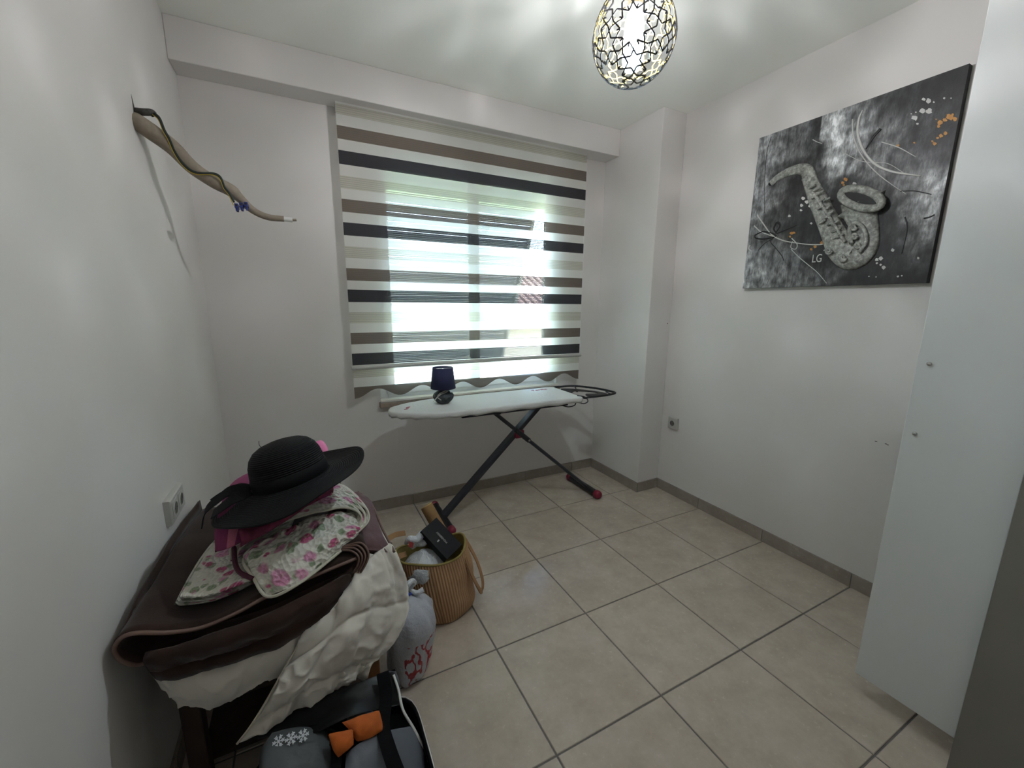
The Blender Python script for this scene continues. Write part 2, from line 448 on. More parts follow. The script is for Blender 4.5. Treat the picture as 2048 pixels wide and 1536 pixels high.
struct(box('ground_outside', (-30, 40, 1.2, 60, -3.2, -3.0), M_GROUND), 'green lawn outside far below the window', 'ground')
M_ROOF = mat('pale_roof_tile', '#75625a', .8, var=.15, vscale=9)
M_RENDER = mat('house_render', '#d9cfc0', .9, var=.06)
house = thing('neighbour_house', (6.5, 11, -3.0), 'pale house with pinkish tiled roof seen through the window', 'house')
box('wall', (1.5, 14.0, 9.2, 15, -3.0, 1.0), M_RENDER, house)
a0, a1 = np.array([8.7, .80]), np.array([12.1, 2.45])
mesh('roof', *extrude_poly([(1.1, a0[0], a0[1]), (1.1, a1[0], a1[1]), (1.1, 15.5, .8)], (13.3, 0, 0)), M_ROOF, house)
dr = (a1 - a0) / np.linalg.norm(a1 - a0); rm = None
for i in range(48):
    x = 1.25 + i * .275
    if rm is None:
        rm = mesh('tile_row', *tube([(x, *(a0 + dr * 0.02)), (x, *(a0 + dr * 3.7))], .085, 8), M_ROOF, house)
    else:
        c = bpy.data.objects.new('tile_row', rm.data); COL.objects.link(c); c.parent = house; c.location = Vector((i * .275, 0, 0)) + rm.location

# ------------------------------------------------------------------ striped blind
YBL = .862
blind = thing('zebra_blind', (.48, YBL, 2.45), 'day and night roller blind with taupe, charcoal and cream stripes', 'blind')
BX0, BX1 = -.352, 1.322
def zb(v):
    return aty(671 + (v - 249) / (797 - 249) * 38, v, YBL)[2]
bands = [('c', 205, 226), ('t', 249, 276), ('b', 299, 327), ('c', 350, 375.6), ('t', 397, 423), ('b', 444, 470), ('c', 492, 515), ('t', 536, 560.6), ('b', 579, 604),
         ('c', 624.7, 646.6), ('t', 666, 689), ('b', 707.5, 731), ('c', 740, 756.5)]
def ribbon(z0, z1, y, th=.0008): return (BX0, BX1, y - th / 2, y + th / 2, z0, z1)
zprev = 2.50
for k, a, b in bands:
    za, zc_ = zb(a), zb(b)
    if zprev - za > .004:
        o = mesh('sheer_strip', [(BX0, YBL, za), (BX1, YBL, za), (BX1, YBL, zprev), (BX0, YBL, zprev)], [(0, 1, 2, 3)], M_SHEER, blind)
    mesh({'c': 'cream_stripe', 't': 'taupe_stripe', 'b': 'charcoal_stripe'}[k], [(BX0, YBL, zc_), (BX1, YBL, zc_), (BX1, YBL, za), (BX0, YBL, za)], [(0, 1, 2, 3)],
         {'c': M_CREAM, 't': M_TAUPE, 'b': M_BLACKB}[k], blind)
    zprev = zc_
zs = zb(775)
mesh('sheer_strip', [(BX0, YBL, zs), (BX1, YBL, zs), (BX1, YBL, zprev), (BX0, YBL, zprev)], [(0, 1, 2, 3)], M_SHEER, blind)
# scalloped hem
n = 120; V = []; Fc = []
zlo, zhi = zb(797), zb(780)
for i in range(n + 1):
    x = BX0 + (BX1 - BX0) * i / n
    ph = (x - BX0) / (BX1 - BX0) * 6 * 2 * math.pi
    zz = (zlo + zhi) / 2 - (zhi - zlo) / 2 * math.cos(ph)
    V += [(x, YBL, zs), (x, YBL, zz)]
for i in range(n): Fc.append((2 * i, 2 * i + 1, 2 * i + 3, 2 * i + 2))
hem = mesh('scalloped_hem', V, Fc, M_TAUPE, blind); hem.data.flip_normals()
mesh('hem_edging', *tube([V[2 * i + 1] for i in range(n + 1)], .0028, 6), mat('hem_crochet', '#6e655b', .9), hem)
mesh('bottom_rail', *tube([(BX0 - .008, YBL - .012, (zb(731) + zb(740)) / 2), (BX1 + .003, YBL - .012, (zb(731) + zb(740)) / 2)], (zb(731) - zb(740)) / 2, 14), M_RAIL, blind)
mesh('top_roller', *cyl((BX0, YBL + .03, 2.425), (BX1, YBL + .03, 2.425), .022), M_RAIL, blind)
mesh('pull_chain', *tube([(BX1 + .006, YBL + .01, 2.42), (BX1 + .008, YBL + .01, 1.8), (BX1 + .008, YBL + .01, 1.12)], .0022, 6), M_PVC, blind)
box('chain_weight', (BX1 + .002, BX1 + .014, YBL + .004, YBL + .016, 1.06, 1.12), M_PVC, blind, bv=.002)

# ------------------------------------------------------------------ pendant lamp
LC = np.array([.362, -.652, 2.189])
M_LBLK = mat('lattice_black', '#2a2c33', .5)
M_LGOLD = mat('lattice_gold', '#6e5b1e', .45)
lamp = thing('pendant_lamp', (LC[0], LC[1], ZC), 'pierced black pendant lampshade with gold inside and a lit bulb', 'lamp')
phi = (1 + 5 ** .5) / 2
base = [(1 / phi, 1 / phi, 3 + phi), (2 / phi, phi, 1 + 2 * phi), (1 / phi, phi ** 2, -1 + 3 * phi), (2 * phi - 1, 2, 2 + phi), (phi, 3, 2 * phi)]
pts = set()
for b in base:
    for sx in (1, -1):
        for sy in (1, -1):
            for sz in (1, -1):
                q = (b[0] * sx, b[1] * sy, b[2] * sz)
                for r in range(3): pts.add(tuple(round(q[(k + r) % 3], 6) for k in range(3)))
bm = bmesh.new()
for q in pts: bm.verts.new(q)
bmesh.ops.convex_hull(bm, input=bm.verts)
bmesh.ops.dissolve_limit(bm, angle_limit=.02, verts=bm.verts, edges=bm.edges)
segs = []
for f in bm.faces:
    P = [np.array(v.co) for v in f.verts]; k = len(P); fn = np.array(f.normal); th = math.radians(62 if k == 10 else 60)
    mids = [(P[i] + P[(i + 1) % k]) / 2 for i in range(k)]
    for i in range(k):
        e = P[(i + 1) % k] - P[i]; e /= np.linalg.norm(e); inn = np.cross(fn, e)
        d1 = e * math.cos(th) + inn * math.sin(th)
        j = (i + 1) % k; e2 = P[(j + 1) % k] - P[j]; e2 /= np.linalg.norm(e2); in2 = np.cross(fn, e2)
        d2 = -e2 * math.cos(th) + in2 * math.sin(th)
        A = np.stack([d1, -d2], 1); t_, *_ = np.linalg.lstsq(A, mids[j] - mids[i], rcond=None)
        X = mids[i] + d1 * t_[0]
        segs += [(mids[i], X), (X, mids[j])]
        if k == 10:
            # outer petals round the ten-pointed star
            c0 = sum(P) / k
            segs += [(X, X * .45 + P[j] * .55)]
bm.free()
Rl = .123
rotl = np.array(Matrix.Rotation(.35, 3, 'X') @ Matrix.Rotation(.3, 3, 'Z'))
def on_egg(p, r=1.0):
    p = rotl @ (p / np.linalg.norm(p)); sz = 1.16 if p[2] > 0 else 1.06
    taper = 1 - .10 * max(0, p[2])
    return LC + np.array([p[0] * Rl * taper, p[1] * Rl * taper, p[2] * Rl * sz]) * r
V, Fc, MI = [], [], []
for a, b in segs:
    for s in range(2):
        q0 = a + (b - a) * s / 2; q1 = a + (b - a) * (s + 1) / 2
        o0, o1, i0, i1 = on_egg(q0, 1.012), on_egg(q1, 1.012), on_egg(q0, .988), on_egg(q1, .988)
        if min(o0[2], o1[2]) > LC[2] + Rl * 1.16 * .93: continue
        t_ = o1 - o0; L2 = np.linalg.norm(t_)
        if L2 < 1e-5: continue
        t_ /= L2; rad = (o0 + o1) / 2 - LC; w = np.cross(t_, rad); w /= np.linalg.norm(w); w *= .0019
        k = len(V); V += [o0 - w, o0 + w, o1 + w, o1 - w, i0 - w, i0 + w, i1 + w, i1 - w]
        Fc += [(k, k + 1, k + 2, k + 3), (k + 7, k + 6, k + 5, k + 4), (k, k + 4, k + 5, k + 1), (k + 1, k + 5, k + 6, k + 2), (k + 2, k + 6, k + 7, k + 3), (k + 3, k + 7, k + 4, k)]
        MI += [0, 1, 0, 0, 0, 0]
mesh('shade', V, Fc, None, lamp, mats=[M_LBLK, M_LGOLD], midx=MI)
def ring(c, r, t, n=40): return tube([(c[0] + r * math.cos(2 * math.pi * i / n), c[1] + r * math.sin(2 * math.pi * i / n), c[2]) for i in range(n)], t, 8, closed=True)
mesh('shade_ring', *ring(LC + [0, 0, Rl * 1.16 * .925], Rl * .42, .003), M_LBLK, lamp)
M_BULB = mat('bulb_core_glow', '#ffffff', .4, emis=((.95, .94, 1, 1), BULB_STRENGTH))
t = NT('bulb_envelope'); t.t.nodes.remove(t.b)
em = t.n('Emission', i_Strength=2.5); tr_ = t.n('BsdfTransparent'); mx_ = t.n('MixShader', i_0=.82); t.l(em.outputs[0], mx_.inputs[1]); t.l(tr_.outputs[0], mx_.inputs[2]); t.l(mx_.outputs[0], t.out.inputs['Surface'])
bulb = mesh('bulb', *lathe([(.012, .075), (.024, .06), (.030, .03), (.031, -.01), (.027, -.045), (.016, -.06), (.002, -.063)], 20, LC), t.m, lamp, smooth=True)
mesh('bulb_core', *lathe([(.012 * math.sin(q), .012 * math.cos(q) - .02) for q in np.linspace(.15, math.pi - .15, 9)], 14, LC), M_BULB, bulb, smooth=True)
bulb_tip = mesh('bulb_diffuser', *lathe([(.030, -.035), (.0305, -.066), (.022, -.088), (.004, -.092)], 20, LC, cap0=False), fabric_mat('diffuser', '#bfe6ee', '#e5f8fc', .75), lamp, smooth=True)
mesh('bulb_socket', *lathe([(.02, .15), (.022, .145), (.022, .08), (.014, .074)], 20, LC), M_PVC, lamp)
mesh('cord', *cyl(LC + [0, 0, .148], (LC[0], LC[1], ZC - .02), .003, 8), M_BLACK, lamp)
mesh('ceiling_rose', *lathe([(.052, 0), (.05, -.012), (.03, -.03), (.005, -.034)], 28, (LC[0], LC[1], ZC)), M_LBLK, lamp)

# ------------------------------------------------------------------ wardrobe with an open door
ward = thing('wardrobe', (1.4, -1.85, 0), 'tall white wardrobe with its door standing open at the right', 'wardrobe')
V, Fc = boxes([(1.052, 1.072, YN + .005, -1.468, .0, 2.3), (1.735, 1.755, YN + .005, -1.468, 0, 2.3), (1.072, 1.735, YN + .005, YN + .02, .08, 2.3),
               (1.072, 1.735, YN + .02, -1.468, 2.28, 2.3), (1.072, 1.735, YN + .02, -1.468, .08, .1), (1.072, 1.735, -1.52, -1.505, 0, .08)])
mesh('carcass', V, Fc, M_WARDD, ward)
box('shelf', (1.072, 1.735, YN + .02, -1.49, 1.75, 1.768), M_WARDD, ward)
wd = bevel(box('door', (1.088, 1.106, -1.462, -1.203, .085, 2.29), M_WARD, ward), .0015)
for z in (1.222, 1.0):
    c = np.array([1.0875, -1.232, z])
    mesh('screw', *tube([c, c - [.002, 0, 0], c - [.004, 0, 0], c - [.0048, 0, 0]], [.0065, .0065, .005, .002], 14), M_CHROME, wd)


# ------------------------------------------------------------------ sockets
def outlet(root, c, right, normal, n):
    """socket plate on a wall; c centre on the wall, n gangs"""
    c = np.array(c, float); r = np.array(right, float); nn = np.array(normal, float); up = np.array([0, 0, 1.])
    w = .042 * (1 if n == 1 else 1.93); h = .042
    prof = [(1.0, 0), (1.0, .008), (.97, .016), (.9, .019)]
    V, Fc = [], []
    for s, d in prof:
        sw = w - (1 - s) * .042; sh = h - (1 - s) * .042
        V += [c + nn * d + r * a * sw + up * b * sh for a, b in ((-1, -1), (1, -1), (1, 1), (-1, 1))]
    for L in range(len(prof) - 1):
        for k in range(4): Fc.append((L * 4 + k, L * 4 + (k + 1) % 4, L * 4 + 4 + (k + 1) % 4, L * 4 + 4 + k))
    Fc += [(3, 2, 1, 0), tuple(range(len(V) - 4, len(V)))]
    mesh('cover_plate', V, Fc, M_GREYP, root)
    for g in range(n):
        gc = c + r * ((g - (n - 1) / 2) * .072)
        V, Fc = [], []
        for s, d in ((.031, .0188), (.031, .0205), (.029, .021)):
            V += [gc + nn * d + r * a * s + up * b * s * .92 for a, b in ((-1, -1), (1, -1), (1, 1), (-1, 1))]
        for L in range(2):
            for k in range(4): Fc.append((L * 4 + k, L * 4 + (k + 1) % 4, L * 4 + 4 + (k + 1) % 4, L * 4 + 4 + k))
        Fc += [(3, 2, 1, 0), (8, 9, 10, 11)]
        ins = mesh('socket_insert', V, Fc, M_GREYP, root)
        mesh('socket_hollow', *tube([gc + nn * .0212, gc + nn * .0216], .0205, 22), M_GREYD, ins)
        mesh('hollow_rim', *tube([gc + nn * .0214 + (r * math.cos(a) + up * math.sin(a)) * .0208 for a in np.linspace(0, 2 * math.pi, 24, False)], .0013, 6, closed=True), M_GREYP, ins)
        for s in (-1, 1):
            q = gc + r * s * .0095; mesh('contact_hole', *tube([q + nn * .0216, q + nn * .022], .003, 10), M_BLACK, ins)
so1 = thing('wall_socket', (XL, -.105, .72), 'grey double wall socket above the blanket pile', 'socket')
outlet(so1, (XL, -.105, .72), (0, 1, 0), (1, 0, 0), 2)
so2 = thing('wall_socket', (XR, .275, .546), 'grey single wall socket beside the corner pillar', 'socket')
outlet(so2, (XR, .275, .546), (0, -1, 0), (-1, 0, 0), 1)

# ------------------------------------------------------------------ pipe stub from the left wall
M_INS = mat('beige_insulation', '#887d6e', .8, var=.12, vscale=60, bump=.4, bscale=120)
M_INSG = mat('grey_foam_sleeve', '#4b4a45', .9, var=.5, vscale=70)
M_WHT = mat('white_tape', '#d6d6d2', .5)
pipe = thing('pipe_stub', (XL, .14, 1.98), 'beige wrapped air conditioning pipe stub sticking out of the left wall', 'pipe')
def pp(u, v, y): return aty(u, v, y)
pa = crom([atx(268, 238, XL - .014), atx(279, 247, XL + .012), pp(306, 266, .17), pp(345, 295, .19), pp(385, 335, .21), pp(425, 362, .22), pp(460, 380, .23), pp(478, 395, .235), pp(505, 420, .24), pp(535, 434, .24), pp(568, 438, .24)], 8)
mesh('insulated_pipe', *tube(pa, [.026, .027, .028, .027, .025, .023, .024, .023, .016, .013, .012, .011], 14), M_INS, pipe, smooth=True)
pe = pp(568, 438, .24); pe2 = pp(585, 440, .24)
mesh('taped_end', *tube([pe, pe2], .0095, 12), M_WHT, pipe)
mesh('copper_tip', *tube([pe2, pp(593, 440, .24)], .005, 10), M_INS, pipe)
mesh('cable_sleeve', *tube(crom([atx(268, 222, XL - .005), pp(285, 224, .15), pp(302, 225, .16), pp(308, 229, .16)], 5), .011, 10), M_INSG, pipe, smooth=True)
M_WG = mat('wire_dark_green', '#26352f', .5); M_WK = mat('wire_black', '#141414', .5); M_WY = mat('wire_yellow', '#b39c2c', .5)
for k, (mm, off) in enumerate(((M_WK, 0), (M_WG, .004), (M_WY, -.003))):
    o3 = np.array([0, -.024, 0])
    wpts = [pp(306, 227, .155), pp(318, 238, .15), pp(328, 262, .15), pp(337, 278, .155), pp(348, 303, .17), pp(362, 325, .18), pp(378, 340, .18), pp(395, 347, .18), pp(425, 348, .19), pp(440, 356, .19), pp(448, 375, .2), pp(458, 388, .2), pp(468, 405 + k * 2, .205)]
    w = np.array(wpts) + np.array([off * .6, 0, off])
    mesh('wire', *tube(crom(w, 6), .0016 if k == 2 else .0027, 6), mm, pipe)
M_BLUE = mat('blue_connector', '#1d2d78', .4)
tb = None
for k in range(3):
    c = pp(474 + k * 9.5, 414 - k * 1.5, .2); V, Fc = boxes([(c[0] - .006, c[0] + .006, c[1] - .022, c[1] + .022, c[2] - .007, c[2] + .009), (c[0] - .004, c[0] + .004, c[1] - .016, c[1] - .006, c[2] - .016, c[2] - .006), (c[0] - .004, c[0] + .004, c[1] + .006, c[1] + .016, c[2] - .016, c[2] - .006)])
    o = bevel(mesh('terminal_block', V, Fc, M_BLUE, pipe), .001)
    mesh('terminal_hole', *cyl((c[0], c[1] - .0222, c[2] + .002), (c[0], c[1] - .0228, c[2] + .002), .004, 10), M_BLACK, o)

# ------------------------------------------------------------------ painting
XF = 1.733
pc = [atx(1527, 267, XF), atx(1943, 136, XF), atx(1848, 573, XF), atx(1482, 572, XF)]
PY0, PY1 = -.160, -.972; PZ0, PZ1 = 1.492, 2.302
paint = thing('saxophone_painting', (XR, (PY0 + PY1) / 2, PZ0), 'square grey and black relief painting of a saxophone on canvas', 'painting')
def cp(x, y): return 1460 + x / 3.2, 120 + y / 3.2           # painting crop pixel -> photo pixel
def onp(x, y, d=0.0):
    """crop pixel -> point on the canvas face, d in front of it"""
    u, v = cp(x, y); p = atx(u, v, XF); p[0] = XF - d; return p
NG = 150
tones = [(230, 500, .42), (300, 520, .36), (380, 480, .28), (470, 450, .24), (560, 420, .10), (575, 600, .08), (250, 620, .40), (350, 620, .30), (480, 600, .22), (560, 740, .10), (640, 430, .62), (680, 520, .60), (750, 480, .45),
         (830, 420, .42), (900, 350, .30), (920, 520, .30), (650, 640, .58), (700, 700, .45), (760, 620, .42), (850, 700, .30), (980, 300, .10), (1100, 260, .08), (1300, 200, .07), (1500, 120, .06), (1100, 420, .20), (1000, 450, .22),
         (1200, 500, .14), (1350, 480, .08), (1440, 420, .06), (1280, 620, .22), (1380, 620, .10), (1050, 620, .20), (950, 640, .30), (1340, 760, .55), (1300, 880, .52), (1200, 800, .38), (1100, 760, .26), (1050, 900, .20), (1130, 950, .32),
         (1260, 1000, .48), (1240, 1130, .34), (1120, 1100, .20), (1000, 1050, .12), (950, 1200, .08), (1060, 1250, .10), (1220, 1250, .18), (1180, 1400, .06), (950, 1400, .07), (760, 1400, .09), (650, 1360, .22), (720, 1330, .28),
         (560, 1420, .25), (450, 1400, .30), (300, 1380, .36), (150, 1400, .42), (120, 1300, .40), (140, 1100, .30), (200, 950, .34), (220, 830, .40), (300, 850, .32), (330, 960, .14), (420, 900, .12), (500, 980, .07), (400, 1060, .10),
         (300, 1200, .24), (420, 1250, .28), (520, 1180, .14), (560, 1300, .08), (640, 1250, .07), (520, 800, .10), (430, 660, .12), (370, 690, .14), (320, 800, .16), (400, 780, .09), (450, 800, .07), (470, 880, .08), (540, 1060, .05), (580, 1150, .06), (620, 1210, .05), (700, 1330, .06), (800, 1330, .05), (900, 1270, .05), (945, 1180, .05), (940, 1080, .06), (1010, 990, .08), (720, 840, .10), (800, 800, .14), (780, 1100, .03), (720, 1000, .04), (800, 1180, .04), (680, 800, .18), (650, 880, .07), (690, 960, .07), (900, 780, .22), (1000, 850, .16), (960, 980, .10)]
tpos = np.array([[onp(x, y)[1], onp(x, y)[2]] for x, y, _ in tones]); tval = np.array([t for *_, t in tones])
edge_y = [onp(590, 360)[1], onp(605, 780)[1]]
V, CC, Fc = [], [], []
for i in range(NG + 1):
    for j in range(NG + 1):
        y = PY0 + (PY1 - PY0) * i / NG; z = PZ0 + (PZ1 - PZ0) * j / NG
        n1 = mnoise.fractal(Vector((y * 14, z * 5, 3)), 1, 2, 4); n2 = mnoise.fractal(Vector((y * 30, z * 22, 7)), 1, 2, 4)
        yy, zz = y + n1 * .012, z + n2 * .02
        d2 = ((tpos[:, 0] - yy) ** 2 + (tpos[:, 1] - zz) ** 2)
        side = edge_y[0] if z > 1.85 else None
        w = 1 / (d2 + .0006) ** 1.6
        if side is not None: w = w * np.where((tpos[:, 0] > side) == (y > side), 1, .02)
        g = (w * tval).sum() / w.sum()
        n3 = mnoise.fractal(Vector((y * 55, z * 12, 2)), 1, 2, 3); g = max(.02, g * (1 + .55 * n2 + .4 * n1 + .3 * n3))
        g = g ** 2.0 * 1.8
        V.append((XF, y, z)); CC.append((g * .97, g * 1.0, g * 1.0, 1))
for i in range(NG):
    for j in range(NG):
        a = i * (NG + 1) + j; Fc.append((a, a + NG + 1, a + NG + 2, a + 1))
t = NT('painted_canvas'); at_ = t.n('VertexColor', layer_name='Col'); v = t.coord()
gr = t.noise(t.coord('Object', (1, 2.2, .7)), 60, 6, .75); t.l(t.mix(.75, at_.outputs[0], t.ramp(gr, [(.34, (.25, .25, .25, 1)), (.62, (1.45, 1.45, 1.45, 1))]), 'MULTIPLY'), t.b.inputs['Base Color'])
t.b.inputs['Roughness'].default_value = .5; t.bump(t.noise(v, 260, 3), .3, .002); M_CANV = t.m
mesh('painted_face', V, Fc, M_CANV, paint, col=CC)
box('canvas_edge', (XF + .0008, XR - .001, PY1, PY0, PZ0, PZ1), mat('canvas_edge_black', '#19191b', .7), paint)
t = NT('relief_paint'); v = t.coord(); f = t.noise(v, 55, 4, .7)
t.l(t.ramp(f, [(.25, lin('#4a4c49')), (.5, lin('#8b8d86')), (.7, lin('#c0c1b8'))]), t.b.inputs['Base Color']); t.bump(t.noise(v, 180, 4), .5, .003); t.b.inputs['Roughness'].default_value = .45
M_REL = t.m
M_RELD = mat('relief_dark', '#151515', .6, var=.4, vscale=40)
def relief(name, pts, rad, mm=M_REL, n=12, flat=.45, d=.0, parent=paint, spans=6):
    path = crom([onp(x, y, d) for x, y in pts], spans)
    V, Fc = tube(path, [q * .00094 for q in rad], n, flat=flat, up=(-1, 0, 0)); V = np.array(V); V[:, 0] = np.minimum(V[:, 0], XF + .004)
    return mesh(name, V, Fc, mm, parent, smooth=True)
relief('saxophone_neck', [(262, 792), (300, 757), (350, 728), (400, 708), (450, 697), (490, 708), (505, 740), (520, 790)], [18, 20, 24, 26, 30, 34, 36])
relief('mouthpiece', [(250, 800), (275, 775), (300, 757)], [10, 15, 19], M_RELD)
body = relief('saxophone_body', [(500, 740), (530, 820), (565, 900), (605, 990), (650, 1085), (690, 1170), (730, 1230), (780, 1260), (830, 1245), (865, 1200), (875, 1130), (860, 1050), (840, 980), (850, 910)], [34, 38, 44, 48, 54, 62, 66, 66, 62, 56, 52, 58, 76, 96])
def ell(cx, cy, a, b, rot, n=28): return [(cx + a * math.cos(q) * math.cos(rot) - b * math.sin(q) * math.sin(rot), cy + a * math.cos(q) * math.sin(rot) + b * math.sin(q) * math.cos(rot)) for q in np.linspace(0, 2 * math.pi, n, False)]
def loop(name, pts, r, mm, flat=.7, d=.0, parent=paint):
    path = np.array([onp(x, y, d) for x, y in pts]); return mesh(name, *tube(path, r * .00094, 8, closed=True, flat=flat, up=(-1, 0, 0)), mm, parent, smooth=True)
def blob(name, pts, mm, d=.001, parent=paint):
    return mesh(name, *extrude_poly([onp(x, y, d) for x, y in pts], (.0012, 0, 0)), mm, parent)
blob('bell_mouth', ell(865, 893, 118, 46, .25), M_RELD, .040)
loop('bell_rim', ell(865, 893, 132, 56, .25), 19, M_REL, d=.036)
relief('bell_flare', [(870, 1010), (850, 960), (835, 925)], [60, 84, 104], flat=.36)
relief('key_rod', [(560, 860), (620, 950), (690, 1060), (760, 1170)], [8, 8, 8, 8], d=.030, flat=1.0)
for k, (x, y) in enumerate([(545, 815), (575, 835), (600, 855), (560, 880), (600, 905), (640, 900), (600, 950), (640, 955), (660, 985), (640, 1010), (610, 1040), (665, 1050), (690, 1050), (710, 1090), (690, 1095), (725, 1130), (700, 1135)]):
    relief('key', [(x - 20, y + 10), (x, y), (x + 20, y - 10)], [6, 7, 6], d=.030, n=8, spans=3, flat=1.0)
    p = onp(x + 20, y - 10, .036); mesh('key_knob', *tube([p + [.006, 0, 0], p, p - [.003, 0, 0]], [.006, .006, .003], 10), M_REL, paint)
relief('key_guard', [(800, 1180), (790, 1080), (830, 1045), (880, 1085), (893, 1170), (850, 1235)], [9] * 6, d=.034, flat=.9)
for (x, y, r) in ((745, 1270, 24), (815, 1075, 20), (820, 1130, 20), (840, 1190, 20), (655, 1225, 22)):
    relief('scroll', [(x + r * (1 - k / 16) * math.cos(k * .8), y + r * (1 - k / 16) * math.sin(k * .8)) for k in range(14)], [6] * 4, d=.034, n=6, spans=3, flat=1.0)
M_PW = mat('white_paint_stroke', '#bdbdb8', .5); M_PK = mat('black_paint_stroke', '#0e0e0f', .5); M_PO = mat('ochre_paint', '#b5803c', .55, var=.2, vscale=60)
for pts, r in (([(850, 320), (825, 380), (818, 470), (845, 560), (890, 630), (950, 680), (1040, 715), (1130, 730), (1220, 742)], [6, 9, 10, 9, 9, 7, 4]), ([(785, 378), (788, 470), (820, 570), (880, 660), (960, 740), (1040, 800), (1130, 860)], [4, 5, 4, 3, 2]),
               ([(175, 990), (215, 1050), (270, 1120), (340, 1155), (430, 1172), (520, 1182), (600, 1178), (650, 1150), (675, 1130), (655, 1120), (630, 1150), (650, 1185), (600, 1220)], [6, 5, 4, 5, 4, 4]),
               ([(155, 1060), (200, 1100), (280, 1130), (330, 1150)], [6, 4, 3]), ([(395, 1140), (430, 1180), (420, 1210), (390, 1200), (400, 1160)], [4, 3, 3]), ([(390, 1210), (440, 1260), (500, 1310), (560, 1360), (620, 1430)], [3, 3, 2]),
               ([(130, 1185), (120, 1205), (135, 1222)], [6, 6, 5]), ([(530, 510), (560, 525), (590, 535)], [3, 2]), ([(970, 525), (1080, 560), (1190, 620)], [3, 3, 2]), ([(720, 590), (850, 650), (1000, 660), (1110, 720)], [2, 2, 2])):
    relief('white_stroke', pts, [q * .62 for q in r], M_PW, 6, .4, .001)
for pts, r in (([(160, 1120), (210, 1100), (270, 1110), (290, 1130), (220, 1145), (165, 1140), (160, 1120)], [5, 6, 5, 6]), ([(290, 1110), (320, 1060), (300, 1040), (280, 1080), (300, 1110)], [5, 8, 5]), ([(300, 1110), (350, 1090), (430, 1055)], [5, 4, 3]),
               ([(300, 1120), (260, 1160), (290, 1200), (330, 1250), (345, 1285)], [4, 3, 3]), ([(180, 1220), (215, 1180), (260, 1150)], [3, 3]), ([(265, 490), (235, 600), (222, 800), (222, 980)], [2, 2, 2]), ([(965, 440), (920, 490), (870, 570)], [9, 8, 3]),
               ([(1120, 1005), (1135, 1080), (1100, 1240)], [4, 3, 2]), ([(1240, 1015), (1280, 1005), (1310, 990)], [5, 4]), ([(1090, 840), (1180, 838), (1290, 860)], [3, 3, 2])):
    relief('black_stroke', pts, [q * .75 for q in r], M_PK, 6, .3, .001)
rnd = random.Random(4)
def splash(cx, cy, r, mm, name, n=11):
    blob(name, [(cx + r * rnd.uniform(.65, 1.15) * math.cos(q), cy + r * rnd.uniform(.55, 1.0) * math.sin(q)) for q in np.linspace(0, 2 * math.pi, n, False)], mm)
for (x, y, r) in ((1272, 262, 20), (1240, 252, 12), (1232, 326, 20), (1275, 328, 22), (1182, 370, 22), (1305, 270, 8), (1372, 245, 8), (1200, 408, 8), (470, 885, 13), (492, 908, 14), (458, 930, 12), (510, 935, 9), (455, 962, 9), (380, 998, 9), (965, 1270, 15), (940, 1278, 12), (985, 1328, 14), (940, 1300, 8), (1042, 1216, 12), (965, 1310, 8), (1075, 1385, 8), (1100, 1380, 6), (1205, 1268, 9), (795, 792, 14), (520, 1045, 8), (1190, 335, 6), (1415, 245, 6), (1160, 345, 5), (890, 1385, 5), (935, 1388, 5)):
    splash(x, y, r, M_PW, 'pale_dot')
for (x, y, r) in ((1405, 365, 26), (1440, 378, 18), (1345, 400, 20), (1375, 385, 16), (1335, 425, 12), (1380, 470, 14), (1350, 485, 14), (1330, 500, 9), (1310, 535, 14), (1295, 520, 8), (1180, 530, 7), (1075, 548, 10), (740, 765, 14), (722, 785, 12), (728, 800, 8), (395, 1108, 14), (410, 1106, 9), (385, 1130, 8), (590, 1168, 14), (545, 1195, 12), (520, 1212, 9), (745, 1215, 10), (1425, 350, 10), (1320, 380, 6)):
    splash(x, y, r, M_PO, 'ochre_splash')
p = onp(558, 1272, .002); text('signature', 'LG', .055, frameM(p, (0, -1, 0), (0, 0, 1)), M_PW, paint, .001, .7)

# ------------------------------------------------------------------ ironing board
ib = thing('ironing_board', (.6, .59, 0), 'white covered ironing board on dark crossed legs under the window', 'ironing board')
t = NT('ironing_cover'); v = t.coord(); t.b.inputs['Base Color'].default_value = lin('#c9c9c6'); t.b.inputs['Roughness'].default_value = .85
t.bump(t.noise(v, 60, 4), .35, .006); M_COVER = t.m
ZT, YC = .79, .565
def halfw(x):
    s = (x + .205) / .46
    if s < 1: return .195 * math.sqrt(max(0, 1 - (1 - max(s, 0)) ** 2.3))
    return .195
outl = []
xs = list(-.205 + .46 * (1 - np.cos(np.linspace(0, math.pi / 2, 18)))) + list(np.linspace(.30, .99, 12))
up_ = [(x, halfw(x)) for x in xs] + [(1.012, .18), (1.02, .15)]
outl = [(x, YC - w) for x, w in up_] + [(x, YC + w) for x, w in up_[::-1][:-1]]
outl = np.array(outl); cc = np.array([.45, YC])
V = []; rings = [(1.0, -.032), (1.012, -.018), (1.008, -.006), (.985, 0), (.9, .001), (.55, .002)]
rings = [(.93, -.030)] + rings
for k, (s, dz) in enumerate(rings):
    for i, (x, y) in enumerate(outl):
        q = cc + (np.array([x, y]) - cc) * np.array([1 + (s - 1) * .35, s])
        wv = .004 * math.sin(i * 2.1) * (1 if k in (0, 1, 2) else 0) + .003 * mnoise.noise(Vector((x * 20, y * 20, dz * 50)))
        V.append((q[0], q[1], ZT + dz + wv))
K = len(outl); Fc = []
for L in range(len(rings) - 1):
    for i in range(K): Fc.append((L * K + i, L * K + (i + 1) % K, L * K + K + (i + 1) % K, L * K + K + i))
Fc += [tuple(range(K))[::-1], tuple(range((len(rings) - 1) * K, len(rings) * K))]
mesh('board_cover', V, Fc, M_COVER, ib, smooth=True)
